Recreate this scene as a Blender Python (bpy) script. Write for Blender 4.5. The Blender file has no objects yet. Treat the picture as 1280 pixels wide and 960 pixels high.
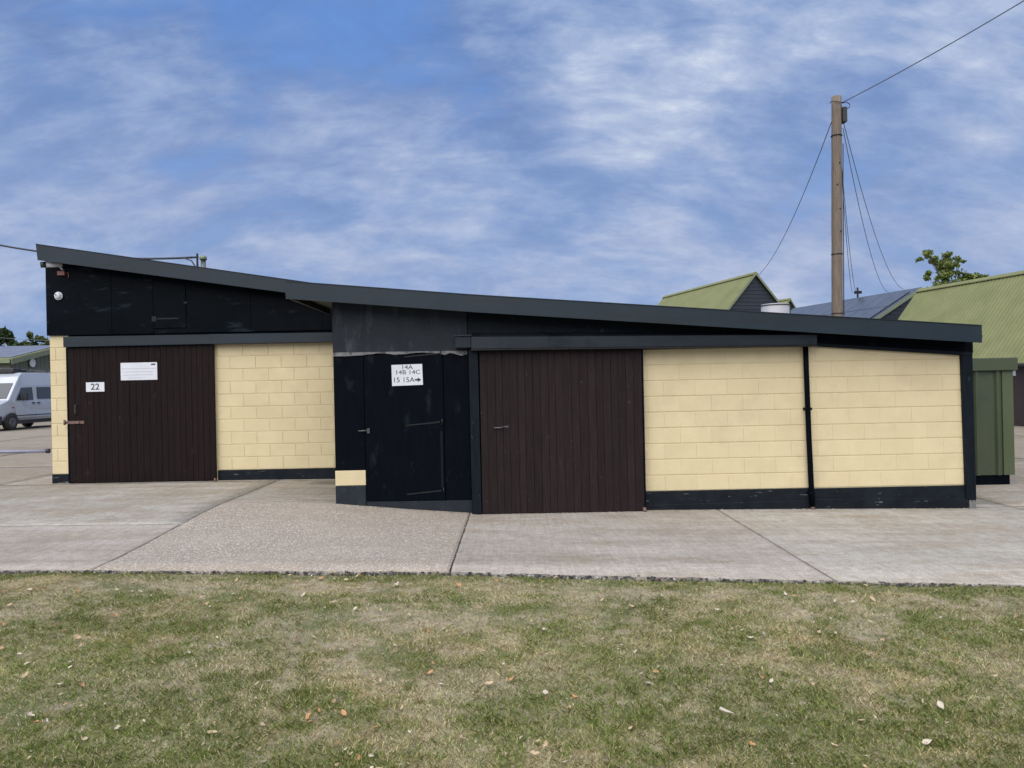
import bpy, bmesh, math, random
import numpy as np
from mathutils import Vector, Matrix, Euler

random.seed(7)
RNG = np.random.default_rng(11)
scene = bpy.context.scene
COL = scene.collection
R = math.radians

# ------------------------------------------------------------------ camera
CAM_Z = 1.8
FPX = 940.0
ROLL = R(1.2)
cam_d = bpy.data.cameras.new('camera')
cam_d.sensor_width = 36.0
cam_d.lens = 36.0 * FPX / 1280.0
cam_d.clip_start = 0.05
cam_d.clip_end = 2000
cam = bpy.data.objects.new('camera', cam_d)
COL.objects.link(cam)
cam.location = (0, 0, CAM_Z)
cam.rotation_euler = (R(90), ROLL, 0)
scene.camera = cam
scene.render.resolution_x = 1024
scene.render.resolution_y = 768

# ------------------------------------------------------------------ exposure, sky, sun
EXPO = 1.62
SKY = 0.1
SUN_EL, SUN_AZ = R(52), R(198)          # compass style: 0 = +Y, clockwise; the sun stands behind the camera
scene.view_settings.view_transform = 'Standard'
scene.view_settings.look = 'None'
scene.view_settings.exposure = EXPO
scene.view_settings.gamma = 1
scene.view_settings.use_curve_mapping = False
scene.render.engine = 'CYCLES'

def lin(r, g, b):
    f = lambda c: c / 255 / 12.92 if c / 255 <= 0.04045 else ((c / 255 + 0.055) / 1.055) ** 2.4
    return (f(r), f(g), f(b))

class NT:
    """thin helper round a node tree"""
    def __init__(s, tree):
        s.t = tree; s.n = tree.nodes; s.l = tree.links
    def new(s, kind, **kw):
        n = s.n.new(kind)
        for k, v in kw.items(): setattr(n, k, v)
        return n
    def link(s, a, b): s.l.new(a, b)
    def put(s, sock, v):
        if isinstance(v, bpy.types.NodeSocket): s.l.new(v, sock)
        elif isinstance(v, (tuple, list)) and len(v) == 3 and sock.type == 'RGBA': sock.default_value = (*v, 1)
        else: sock.default_value = v
    def math(s, op, a, b=0.0, clamp=False):
        n = s.new('ShaderNodeMath', operation=op); n.use_clamp = clamp
        s.put(n.inputs[0], a); s.put(n.inputs[1], b); return n.outputs[0]
    def mix(s, f, a, b, blend='MIX'):
        n = s.new('ShaderNodeMix', data_type='RGBA', blend_type=blend)
        s.put(n.inputs[0], f); s.put(n.inputs[6], a); s.put(n.inputs[7], b); return n.outputs[2]
    def ramp(s, f, stops):
        n = s.new('ShaderNodeValToRGB'); e = n.color_ramp.elements
        while len(e) < len(stops): e.new(0.5)
        for el, (p, c) in zip(e, stops):
            el.position = p; el.color = (*c, 1) if isinstance(c, tuple) else (c, c, c, 1)
        s.put(n.inputs[0], f); return n.outputs[0]
    def mapping(s, v, scale=(1, 1, 1), rot=(0, 0, 0), loc=(0, 0, 0)):
        n = s.new('ShaderNodeMapping'); s.link(v, n.inputs[0])
        n.inputs['Scale'].default_value = scale; n.inputs['Rotation'].default_value = rot; n.inputs['Location'].default_value = loc
        return n.outputs[0]
    def noise(s, v, scale, detail=5, rough=0.55, dist=0.0):
        n = s.new('ShaderNodeTexNoise')
        if v is not None: s.link(v, n.inputs['Vector'])
        n.inputs['Scale'].default_value = scale; n.inputs['Detail'].default_value = detail
        n.inputs['Roughness'].default_value = rough; n.inputs['Distortion'].default_value = dist
        return n.outputs[0]
    def pos(s): return s.new('ShaderNodeNewGeometry').outputs['Position']

world = bpy.data.worlds.new('World')
scene.world = world
world.use_nodes = True
w = NT(world.node_tree); w.n.clear()
wo = w.new('ShaderNodeOutputWorld'); bg = w.new('ShaderNodeBackground'); w.link(bg.outputs[0], wo.inputs[0])
bg.inputs['Strength'].default_value = SKY
sky = w.new('ShaderNodeTexSky', sky_type='NISHITA')
sky.sun_disc = False; sky.sun_elevation = SUN_EL; sky.sun_rotation = SUN_AZ
sky.air_density = 1.0; sky.dust_density = 0.6; sky.ozone_density = 1.6
K = 1.0 / (SKY * 2 ** EXPO)
kc = lambda r, g, b: tuple(c * K for c in lin(r, g, b))
SKYO = ((19.6, 17.4, 0), (5.8, 19.2, 0), (10.8, 13.6, 0))
gen = w.new('ShaderNodeTexCoord').outputs['Generated']
sep = w.new('ShaderNodeSeparateXYZ'); w.link(gen, sep.inputs[0])
zc_ = w.math('MAXIMUM', sep.outputs[2], 0.0)
zd2 = w.math('ADD', zc_, 0.50)
cm2 = w.new('ShaderNodeCombineXYZ')
w.link(w.math('DIVIDE', sep.outputs[0], zd2), cm2.inputs[0]); w.link(w.math('DIVIDE', sep.outputs[1], zd2), cm2.inputs[1])
deck = cm2.outputs[0]
clear = w.mix(0.85, sky.outputs[0], kc(92, 140, 212))
big = w.noise(w.mapping(deck, (0.9, 1.0, 1), (0, 0, R(-24)), SKYO[0]), 1.7, 4, 0.5, 0.2)
med = w.noise(w.mapping(deck, (0.95, 1.5, 1), (0, 0, R(-22)), SKYO[1]), 4.0, 10, 0.60, 0.2)
fine = w.noise(w.mapping(deck, (0.9, 2.0, 1), (0, 0, R(-14)), SKYO[2]), 9, 10, 0.62, 0.3)
cover = w.ramp(w.math('ADD', w.math('MULTIPLY', big, 0.55), w.math('MULTIPLY', med, 0.45)), [(0.30, 0.0), (0.44, 1.0)])
dens = w.math('ADD', w.math('ADD', w.math('MULTIPLY', big, 0.30), w.math('MULTIPLY', med, 0.44)), w.math('MULTIPLY', fine, 0.26))
tone = w.ramp(dens, [(0.40, kc(100, 128, 180)), (0.465, kc(120, 146, 195)), (0.52, kc(145, 167, 207)), (0.57, kc(172, 188, 219)), (0.61, kc(198, 210, 231)), (0.65, kc(232, 238, 242))])
skyc = w.mix(w.math('MULTIPLY', cover, 0.94), clear, tone)
hz = w.ramp(zc_, [(0.0, 1.0), (0.15, 0.8), (0.42, 0.0)])
skyc = w.mix(w.math('MULTIPLY', hz, 0.62), skyc, w.mix(w.ramp(med, [(0.40, 0.0), (0.62, 1.0)]), kc(156, 180, 219), kc(192, 199, 222)))
w.link(skyc, bg.inputs['Color'])

sun_d = bpy.data.lights.new('sun', 'SUN'); sun_d.energy = 1.5; sun_d.angle = R(85); sun_d.color = (1.0, 0.94, 0.86)
sun = bpy.data.objects.new('sun', sun_d); COL.objects.link(sun)
sd = Vector((math.sin(SUN_AZ) * math.cos(SUN_EL), math.cos(SUN_AZ) * math.cos(SUN_EL), math.sin(SUN_EL)))
sun.rotation_euler = sd.to_track_quat('Z', 'Y').to_euler()

# ------------------------------------------------------------------ helpers
def at(px, py, Y):
    """point seen at a pixel of the photograph, Y metres in front of the camera"""
    u = (px - 640) / FPX; v = (480 - py) / FPX; c, s = math.cos(ROLL), math.sin(ROLL)
    return Vector((Y * (u * c + v * s), Y, CAM_Z + Y * (-u * s + v * c)))

_bx = [-60, -9, -6, -5, -3.1, -2.5, -1.6, -0.5, 2, 4.2, 6.5, 60]
_bz = [.22, .22, .22, .215, .20, .155, .065, -.025, -.03, -.06, -.10, -.10]
_fx = [-60, -8, -4.6, 0, 5, 60]
_fz = [.16, .14, .10, .01, -.07, -.10]
def zg(x, y):
    t = np.clip((np.asarray(y, float) - 7.4) / 3.2, 0, 1); t = t * t * (3 - 2 * t)
    return np.interp(x, _fx, _fz) * (1 - t) + np.interp(x, _bx, _bz) * t
zgf = lambda x, y: float(zg(x, y))
def edge_y(x): return np.interp(x, [-60, -9, -5, -.65, 4.45, 8, 60], [7.6, 7.32, 7.26, 7.17, 6.60, 6.15, 5.2])

def wmat(o):
    m = o.matrix_basis.copy()
    if o.parent: m = wmat(o.parent) @ o.matrix_parent_inverse @ m
    return m
def adopt(o, parent, world=True):
    o.parent = parent
    if world: o.matrix_parent_inverse = wmat(parent).inverted()
def link(o): COL.objects.link(o); return o
def tag(o, label=None, cat=None, group=None, kind=None):
    if label: o['label'] = label
    if cat: o['category'] = cat
    if group: o['group'] = group
    if kind: o['kind'] = kind
    return o
def empty(name, loc, rz=0.0):
    o = bpy.data.objects.new(name, None); o.empty_display_size = 0.2
    o.location = loc; o.rotation_euler = (0, 0, rz); return link(o)

class MB:
    def __init__(s): s.v = []; s.f = []; s.smooth = []
    def add(s, vs, fs, smooth=False):
        b = len(s.v); s.v += [tuple(v) for v in vs]
        s.f += [tuple(i + b for i in f) for f in fs]; s.smooth += [smooth] * len(fs); return s
    def box(s, x0, x1, y0, y1, z0, z1):
        v = [(x0, y0, z0), (x1, y0, z0), (x1, y1, z0), (x0, y1, z0), (x0, y0, z1), (x1, y0, z1), (x1, y1, z1), (x0, y1, z1)]
        return s.add(v, [(0, 3, 2, 1), (4, 5, 6, 7), (0, 1, 5, 4), (1, 2, 6, 5), (2, 3, 7, 6), (3, 0, 4, 7)])
    def prism(s, poly, y0, y1):
        """polygon in x,z (counter-clockwise seen from -y) extruded along y"""
        n = len(poly)
        v = [(p[0], y0, p[1]) for p in poly] + [(p[0], y1, p[1]) for p in poly]
        f = [tuple(range(n)), tuple(range(2 * n - 1, n - 1, -1))]
        f += [(i, i + n, (i + 1) % n + n, (i + 1) % n) for i in range(n)]
        return s.add(v, f)
    def tube(s, path, r, n=8, cap=True):
        path = [Vector(p) for p in path]
        rs = r if isinstance(r, (list, tuple)) else [r] * len(path)
        vs = []; fs = []
        for i, p in enumerate(path):
            d = (path[min(i + 1, len(path) - 1)] - path[max(i - 1, 0)]).normalized()
            a = Vector((0, 0, 1)) if abs(d.z) < 0.95 else Vector((1, 0, 0))
            u = d.cross(a).normalized(); k = d.cross(u)
            for j in range(n):
                t = 2 * math.pi * j / n
                vs.append(p + (u * math.cos(t) + k * math.sin(t)) * rs[i])
        for i in range(len(path) - 1):
            for j in range(n):
                fs.append((i * n + j, i * n + (j + 1) % n, (i + 1) * n + (j + 1) % n, (i + 1) * n + j))
        s.add(vs, fs, True)
        if cap:
            b = len(s.v) - len(vs); m = len(path) - 1
            s.f.append(tuple(b + j for j in range(n - 1, -1, -1))); s.f.append(tuple(b + m * n + j for j in range(n))); s.smooth += [False, False]
        return s
    def mesh(s, name, bevel=0.0, seg=1):
        me = bpy.data.meshes.new(name); me.from_pydata(s.v, [], s.f)
        bm = bmesh.new(); bm.from_mesh(me)
        for f, k in zip(bm.faces, s.smooth): f.smooth = k
        bmesh.ops.recalc_face_normals(bm, faces=bm.faces)
        if bevel: bmesh.ops.bevel(bm, geom=list(bm.edges), offset=bevel, segments=seg, affect='EDGES', profile=0.6)
        bm.to_mesh(me); bm.free(); return me
    def build(s, name, m, parent=None, bevel=0.0, world=True, seg=1):
        me = s.mesh(name, bevel, seg); me.materials.append(m)
        o = link(bpy.data.objects.new(name, me))
        if parent: adopt(o, parent, world)
        return o
def place(name, me, parent, loc, rot=(0, 0, 0)):
    """one more piece sharing mesh data, given in world coordinates"""
    o = link(bpy.data.objects.new(name, me)); o.location = loc; o.rotation_euler = rot
    if parent: adopt(o, parent)
    return o

# ------------------------------------------------------------------ materials
def pmat(name, c1, c2, scale=4.0, rough=0.6, stretch=(1, 1, 1), bump=0.0, bscale=60.0, rnd=0.0, detail=6, spec=0.5, metal=0.0,
         lo=0.35, hi=0.65, c3=None, s3=2.0, t3=(0.6, 0.72), st3=(1, 1, 1), rrough=0.0):
    m = bpy.data.materials.new(name); m.use_nodes = True
    t = NT(m.node_tree); b = t.n['Principled BSDF']
    p = t.pos()
    if stretch == (1, 1, 1): v = p
    else: v = t.mapping(p, stretch)
    f = t.ramp(t.noise(v, scale, detail, 0.6), [(lo, 0.0), (hi, 1.0)])
    c = t.mix(f, c1, c2)
    if c3 is not None:
        g = t.ramp(t.noise(t.mapping(p, st3, loc=(3.3, 1.1, 7.7)), s3, 8, 0.65), [(t3[0], 0.0), (t3[1], 1.0)])
        c = t.mix(g, c, c3)
    if rnd:
        ri = t.new('ShaderNodeObjectInfo').outputs['Random']
        k = t.math('ADD', t.math('MULTIPLY', ri, 2 * rnd), 1 - rnd)
        vm = t.new('ShaderNodeVectorMath', operation='SCALE'); t.link(c, vm.inputs[0]); t.link(k, vm.inputs['Scale']); c = vm.outputs[0]
    t.put(b.inputs['Base Color'], c)
    if rrough:
        t.put(b.inputs['Roughness'], t.math('ADD', t.math('MULTIPLY', t.noise(p, 3.0, 5), rrough), rough - rrough / 2))
    else: b.inputs['Roughness'].default_value = rough
    b.inputs['Specular IOR Level'].default_value = spec; b.inputs['Metallic'].default_value = metal
    if bump:
        bn = t.new('ShaderNodeBump'); bn.inputs['Strength'].default_value = bump; bn.inputs['Distance'].default_value = 0.01
        t.link(t.noise(t.mapping(p, stretch), bscale, 6, 0.6), bn.inputs['Height']); t.link(bn.outputs[0], b.inputs['Normal'])
    return m

M = {}
M['cream'] = pmat('cream_paint', (.61, .515, .31), (.655, .56, .345), 3.0, .62, bump=.6, bscale=70, rnd=.022, c3=(.57, .475, .30), s3=1.3, t3=(.54, .72), spec=.3)
M['navy'] = pmat('blue_black_paint', (.0034, .0064, .0100), (.0068, .0108, .0155), 5, .5, stretch=(3, 3, .6), bump=.15, bscale=40, c3=(.045, .058, .07), s3=7, t3=(.63, .72), rrough=.2, spec=.12)
M['black'] = pmat('black_paint', (.0008, .0018, .0040), (.0018, .0034, .0066), 5, .55, stretch=(3, 3, .5), bump=.15, bscale=40, c3=(.010, .014, .019), s3=5, t3=(.585, .72), st3=(1, 1, .45), rrough=.2, spec=.05)
M['gable'] = pmat('black_gable_paint', (.0010, .0026, .0044), (.0024, .0046, .0072), 3, .42, bump=.12, bscale=30, c3=(.024, .034, .042), s3=1.6, t3=(.57, .73), st3=(1, 1, 3.5), rrough=.25, spec=.05)
M['greyboard'] = pmat('weathered_black_paint', (.0115, .0160, .0215), (.018, .024, .031), 3, .6, bump=.25, bscale=30, c3=(.045, .052, .058), s3=5, t3=(.56, .72), st3=(1, 1, .35), spec=.2)
M['plinth'] = pmat('plinth_paint', (.0045, .0072, .0105), (.0095, .0135, .018), 5, .5, bump=.3, bscale=50, c3=(.15, .165, .17), s3=9, t3=(.63, .67), st3=(.45, 1, 2.4), spec=.15)
M['fascia'] = pmat('anthracite_sheet', (.0125, .0215, .030), (.016, .0265, .036), 1.5, .45, rrough=.15, spec=.3, c3=(.014, .020, .024), s3=1.1, t3=(.5, .62), st3=(.3, 1, 4))
M['track'] = pmat('track_sheet', (.009, .0125, .0165), (.014, .0185, .024), 2, .3, stretch=(1, 1, 4), rrough=.2, c3=(.005, .007, .010), s3=1.2, t3=(.56, .60), spec=.4)
M['plank'] = pmat('brown_stain', (.0085, .0046, .0044), (.0140, .0080, .0076), 7, .62, stretch=(5, 5, .35), bump=.4, bscale=25, rnd=.14, c3=(.035, .026, .024), s3=5, t3=(.63, .75), st3=(1, 1, .6), spec=.12)
M['plank2'] = pmat('faded_brown_stain', (.0155, .0102, .0104), (.0225, .0155, .0157), 7, .66, stretch=(5, 5, .35), bump=.4, bscale=25, rnd=.12, c3=(.055, .047, .045), s3=9, t3=(.63, .72), st3=(1, 1, .8), spec=.12)
M['roof'] = pmat('roof_felt', (.05, .055, .06), (.08, .085, .09), 3, .8)
M['rust'] = pmat('rusty_steel', (.10, .055, .045), (.19, .12, .10), 20, .7)
M['steel'] = pmat('dull_steel', (.07, .07, .075), (.12, .12, .125), 10, .5, metal=.5)
M['darksteel'] = pmat('black_iron', (.005, .006, .008), (.012, .014, .016), 10, .5, spec=.25)
M['white'] = pmat('white_plastic', (.60, .62, .66), (.66, .68, .71), 4, .4)
M['ink'] = pmat('black_ink', (.015, .015, .018), (.02, .02, .022), 4, .5)
M['paleink'] = pmat('pale_grey_ink', (.42, .42, .52), (.50, .48, .56), 30, .5)
M['flash'] = pmat('grey_flashing', (.09, .095, .10), (.19, .19, .19), 12, .55, bump=.3, c3=(.03, .035, .04), s3=5, t3=(.52, .56))
M['wood'] = pmat('weathered_pole_wood', (.125, .098, .075), (.215, .172, .13), 6, .85, stretch=(8, 8, .35), bump=.6, bscale=30, c3=(.085, .06, .045), s3=4, t3=(.6, .75), st3=(4, 4, .5))
M['cable'] = pmat('black_cable', (.018, .018, .024), (.025, .025, .03), 4, .5)
M['galv'] = pmat('grey_wire', (.10, .11, .13), (.13, .14, .16), 4, .5)
M['groof'] = pmat('green_sheet_roof', (.185, .198, .083), (.215, .226, .10), 1.2, .6, c3=(.165, .175, .075), s3=.8, t3=(.5, .7), spec=.3)
M['gtrim'] = pmat('pale_green_trim', (.15, .185, .105), (.19, .22, .13), 2, .5)
M['gclad'] = pmat('green_cladding', (.044, .058, .030), (.051, .066, .035), 1.5, .42, c3=(.034, .045, .03), s3=2, t3=(.55, .75))
M['gclad_lit'] = pmat('green_cladding_lit_edge', (.062, .082, .036), (.07, .09, .042), 1.5, .42)  # same cladding, with the brighter light on its turned end face put into the colour
M['wboard'] = pmat('dark_weatherboard', (.009, .014, .023), (.016, .022, .033), 4, .6, stretch=(.5, .5, 4))
M['panel'] = pmat('solar_glass', (.05, .062, .095), (.065, .08, .115), 2, .3)
M['panel2'] = pmat('pale_solar_glass', (.13, .135, .17), (.16, .165, .20), 2, .3)
M['blueroof'] = pmat('blue_grey_sheet', (.07, .09, .125), (.09, .11, .15), 2, .4)
M['olive'] = pmat('olive_boarding', (.11, .125, .095), (.16, .175, .13), 5, .7, stretch=(6, 6, .3))
M['vanpaint'] = pmat('silver_van_paint', (.40, .43, .48), (.45, .48, .53), 1, .3, metal=.2)
M['glass'] = pmat('dark_glass', (.03, .04, .05), (.04, .05, .06), 2, .12)
M['tyre'] = pmat('tyre_rubber', (.012, .012, .013), (.02, .02, .02), 8, .8)
M['plastic'] = pmat('black_plastic', (.02, .02, .022), (.03, .03, .032), 8, .5)
M['lamp'] = pmat('lamp_lens', (.6, .6, .58), (.7, .7, .68), 8, .15)
M['pinkbox'] = pmat('faded_red_plastic', (.22, .09, .08), (.28, .13, .11), 10, .5)
M['bluepipe'] = pmat('pale_blue_paint', (.20, .21, .30), (.25, .26, .36), 6, .5)
M['browndoor'] = pmat('dark_brown_door', (.03, .02, .02), (.04, .028, .028), 5, .5)

def concrete(name, a, b, stain, agg=False):
    m = bpy.data.materials.new(name); m.use_nodes = True
    t = NT(m.node_tree); bs = t.n['Principled BSDF']; p = t.pos()
    big = t.ramp(t.noise(p, .7, 6, .6), [(.35, 0.), (.65, 1.)])
    c = t.mix(big, a, b)
    st = t.ramp(t.noise(t.mapping(p, (.35, 1.6, 1), (0, 0, R(4)), (5, 2, 0)), 1.3, 10, .7), [(.46, 0.), (.66, 1.)])
    c = t.mix(t.math('MULTIPLY', st, .8), c, stain)
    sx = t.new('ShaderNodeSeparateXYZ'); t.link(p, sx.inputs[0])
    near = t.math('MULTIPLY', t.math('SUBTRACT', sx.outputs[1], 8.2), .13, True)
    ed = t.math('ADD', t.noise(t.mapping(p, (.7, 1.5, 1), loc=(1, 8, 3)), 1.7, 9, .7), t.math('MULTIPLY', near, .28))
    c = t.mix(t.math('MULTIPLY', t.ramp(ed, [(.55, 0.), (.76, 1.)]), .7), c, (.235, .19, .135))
    # a damp, mossy patch in the corner between the two units
    dv = t.new('ShaderNodeVectorMath', operation='DISTANCE'); t.link(t.mapping(p, (.75, 1.3, 0)), dv.inputs[0]); dv.inputs[1].default_value = (-3.0 * .75, 12.75 * 1.3, 0)
    wet = t.math('SUBTRACT', t.math('ADD', t.noise(p, 3.5, 8, .7), .35), t.math('MULTIPLY', dv.outputs['Value'], 1.15))
    c = t.mix(t.math('MULTIPLY', t.ramp(wet, [(.30, 0.), (.62, 1.)]), .7), c, (.105, .088, .062))
    sp = t.noise(p, 75, 6, .8)
    spk = t.ramp(sp, [(.30, .42), (.5, 1.0), (.70, 1.55)])
    c = t.mix(1.0, c, spk, 'MULTIPLY')
    mid = t.ramp(t.noise(p, 9, 8, .75), [(.28, .76), (.72, 1.20)])
    c = t.mix(1.0, c, mid, 'MULTIPLY')
    ri = t.new('ShaderNodeObjectInfo').outputs['Random']
    k = t.math('ADD', t.math('MULTIPLY', ri, .16), .92)
    vm = t.new('ShaderNodeVectorMath', operation='SCALE'); t.link(c, vm.inputs[0]); t.link(k, vm.inputs['Scale']); c = vm.outputs[0]
    br = t.ramp(t.noise(t.mapping(p, (26, 1.3, 1), (0, 0, R(3))), 1.0, 6, .7), [(.30, .86), (.70, 1.13)])
    c = t.mix(1.0, c, br, 'MULTIPLY')
    h = sp
    if agg:
        vo = t.new('ShaderNodeTexVoronoi'); vo.inputs['Scale'].default_value = 56; t.link(p, vo.inputs['Vector'])
        s2 = t.new('ShaderNodeSeparateColor'); t.link(vo.outputs['Color'], s2.inputs[0])
        peb = t.ramp(s2.outputs[0], [(0., (.20, .17, .135)), (.25, (.35, .305, .255)), (.6, (.49, .435, .375)), (.82, (.62, .565, .50)), (1., (.78, .73, .67))])
        gap = t.ramp(vo.outputs['Distance'], [(.25, 0.), (.6, 1.)])
        c2 = t.mix(gap, peb, (.24, .21, .175))
        wear = t.ramp(t.noise(t.mapping(p, (.5, 1, 1)), 1.3, 6, .6), [(.40, .85), (.64, .55)])
        c = t.mix(wear, c, c2)
        h = t.math('SUBTRACT', 1.0, vo.outputs['Distance'])
    t.put(bs.inputs['Base Color'], c); bs.inputs['Roughness'].default_value = .85; bs.inputs['Specular IOR Level'].default_value = .3
    bn = t.new('ShaderNodeBump'); bn.inputs['Strength'].default_value = .5 if agg else .35; bn.inputs['Distance'].default_value = .006
    t.link(h, bn.inputs['Height']); t.link(bn.outputs[0], bs.inputs['Normal'])
    return m
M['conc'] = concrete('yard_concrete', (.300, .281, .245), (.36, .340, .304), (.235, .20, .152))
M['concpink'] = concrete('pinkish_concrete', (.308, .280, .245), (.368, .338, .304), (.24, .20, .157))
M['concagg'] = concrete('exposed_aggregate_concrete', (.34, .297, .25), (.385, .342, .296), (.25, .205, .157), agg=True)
M['dirt'] = pmat('dark_dirt', (.045, .038, .03), (.085, .07, .055), 9, .95, bump=.6, bscale=80)

# ------------------------------------------------------------------ ground and yard slabs
def sheet(name, xs, ys, dz, m, parent=None, thick=0.0, front=None, jit=0.0):
    """a sheet (or a slab with sides) that follows the lie of the land"""
    nx, ny = len(xs), len(ys); vs = []; fs = []
    for j, y in enumerate(ys):
        for x in xs:
            yy = y
            if front is not None and j == 0: yy = front(x)
            xx = x + (random.uniform(-jit, jit) if x in (xs[0], xs[-1]) else 0)
            if jit and front is None and j in (0, ny - 1): yy += random.uniform(-jit, jit)
            vs.append((xx, yy, zgf(x, yy) + dz))
    q = lambda i, j: j * nx + i
    for j in range(ny - 1):
        for i in range(nx - 1): fs.append((q(i, j), q(i + 1, j), q(i + 1, j + 1), q(i, j + 1)))
    if thick:
        ring = [q(i, 0) for i in range(nx)] + [q(nx - 1, j) for j in range(1, ny)] + [q(i, ny - 1) for i in range(nx - 2, -1, -1)] + [q(0, j) for j in range(ny - 2, 0, -1)]
        b = len(vs)
        vs += [(vs[k][0], vs[k][1], vs[k][2] - thick) for k in ring]
        n = len(ring)
        for k in range(n): fs.append((ring[k], b + k, b + (k + 1) % n, ring[(k + 1) % n]))
    me = bpy.data.meshes.new(name); me.from_pydata(vs, [], fs)
    me.polygons.foreach_set('use_smooth', [len(f) == 4 and i < (nx - 1) * (ny - 1) for i, f in enumerate(fs)])
    me.materials.append(m)
    o = link(bpy.data.objects.new(name, me))
    if parent: adopt(o, parent)
    return o

def vnoise(x, y, seed, scale):
    """smooth value noise, for patches of grass"""
    r = np.random.default_rng(seed); g = r.random((256, 256))
    x = x * scale + 57.3; y = y * scale + 31.7
    xi = np.floor(x).astype(int); yi = np.floor(y).astype(int); fx = x - xi; fy = y - yi
    fx = fx * fx * (3 - 2 * fx); fy = fy * fy * (3 - 2 * fy)
    a = g[xi % 256, yi % 256]; b = g[(xi + 1) % 256, yi % 256]; c = g[xi % 256, (yi + 1) % 256]; d = g[(xi + 1) % 256, (yi + 1) % 256]
    return (a * (1 - fx) + b * fx) * (1 - fy) + (c * (1 - fx) + d * fx) * fy

gx = np.unique(np.concatenate([np.linspace(-600, -60, 8), np.linspace(-60, -10, 11), np.linspace(-10, 10, 61), np.linspace(10, 60, 11), np.linspace(60, 600, 8)]))
gy = np.unique(np.concatenate([np.linspace(-300, 0, 6), np.linspace(0, 14, 29), np.linspace(14, 60, 8), np.linspace(60, 900, 8)]))
tag(sheet('ground', list(gx), list(gy), -0.065, M['dirt']), kind='structure')
far = tag(sheet('yard', [-600, -100, -40, 40, 100, 600], [52, 90, 200, 900], -0.02, M['conc']), kind='structure')

apron = tag(empty('concrete_yard', (0, 10, 0)), kind='structure')
xj = [-38, -34.2, -30, -25.8, -21.6, -17.4, -13.15, -8.95, -4.1, -.63, 2.88, 7.1, 11.3, 15.5, 19.7, 23.9, 28.1]
tag(sheet('joint_filling', list(np.linspace(-38, 28, 133)), [7.35, 8.5, 9.5, 10.6, 16, 30, 52], -.016, M['dirt'], apron))
def slab(x0, x1, y0, y1, m, front=False):
    g = .0075
    xs = list(np.linspace(x0 + g, x1 - g, max(3, int((x1 - x0) / .35)))); 
    if front:
        xs = list(np.linspace(x0 + g, x1 - g, int((x1 - x0) / .045)))
        fr = {x: float(edge_y(x)) + .012 * math.sin(9 * x) + random.uniform(-.018, .014) for x in xs}
        ys = [y0] + list(np.linspace(7.6, y1 - g, 60))
        return sheet('slab', xs, ys, 0.0, m, apron, .10, front=lambda x: fr[x], jit=.005)
    return sheet('slab', xs, list(np.linspace(y0 + g, y1 - g, 24)), random.uniform(-.003, .003), m, apron, .10, jit=.004)
for i in range(len(xj) - 1):
    a, b = xj[i], xj[i + 1]
    mid = (a + b) / 2
    if abs(mid) < 14:
        first = 10.70 if a == -4.1 else (9.25 if b <= -4.0 else 10.75)
        mm = M['concagg'] if a == -4.1 else (M['concpink'] if i % 2 else M['conc'])
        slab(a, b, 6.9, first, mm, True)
    else: first = 10.42; slab(a, b, 7.6, first, M['conc'])
    rows = [first] + ([13.1] if -9 < a < -1 else []) + [16.4, 22.4, 28.4, 34.4, 40.4, 46.4, 52.2]
    for j in range(len(rows) - 1):
        if rows[j] > 16 and -8.9 < mid < 7: continue
        if rows[j] > 30 and -13 < mid < 15: continue
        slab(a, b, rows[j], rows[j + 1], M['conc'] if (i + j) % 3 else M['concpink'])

# ------------------------------------------------------------------ building units
def block_mesh(w_, h, bed, perp):
    me = MB().box(-w_ / 2, w_ / 2, 0, .09, -h / 2, h / 2).mesh('block')
    bm = bmesh.new(); bm.from_mesh(me)
    fr = [e for e in bm.edges if all(v.co.y < .001 for v in e.verts)]
    lo = [e for e in fr if abs(e.verts[0].co.z - e.verts[1].co.z) < 1e-5]; ve = [e for e in fr if e not in lo]
    bmesh.ops.bevel(bm, geom=lo, offset=bed, segments=2, affect='EDGES', profile=.6)
    ve = [e for e in bm.edges if all(abs(abs(v.co.x) - w_ / 2) < 1e-5 and v.co.y < .001 for v in e.verts)]
    if ve: bmesh.ops.bevel(bm, geom=ve, offset=perp, segments=1, affect='EDGES')
    bm.to_mesh(me); bm.free(); me.materials.append(M['cream']); return me
def block_wall(wall, x0, x1, z0, z1, ybase, course, blen, meshes, offs=0.0, joint=.010, vjoint=.008, jit=.0012, skip_top=None):
    """blocks in half bond, each an object sharing mesh data by its size"""
    k = 0; z = z0
    while z < z1 - .02:
        h = min(course, z1 - z)
        x = x0 - ((blen * .5 if k % 2 else 0) + offs) % blen
        while x < x1 - .015:
            a, b = max(x, x0), min(x + blen, x1)
            if b - a > .035:
                key = (round(b - a, 2), round(h, 2), joint, vjoint, ybase)
                if key not in meshes:
                    w_, hh = (b - a) - vjoint, h - joint
                    meshes[key] = block_mesh(w_, hh, .0045 if vjoint > .005 else .007, .0045 if vjoint > .005 else .0012)
                place('block', meshes[key], wall, ((a + b) / 2, ybase + random.uniform(-jit, jit), z + h / 2),
                      (random.uniform(-.002, .002), random.uniform(-.0025, .0025), random.uniform(-.002, .002)))
            x += blen
        z += course; k += 1

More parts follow.
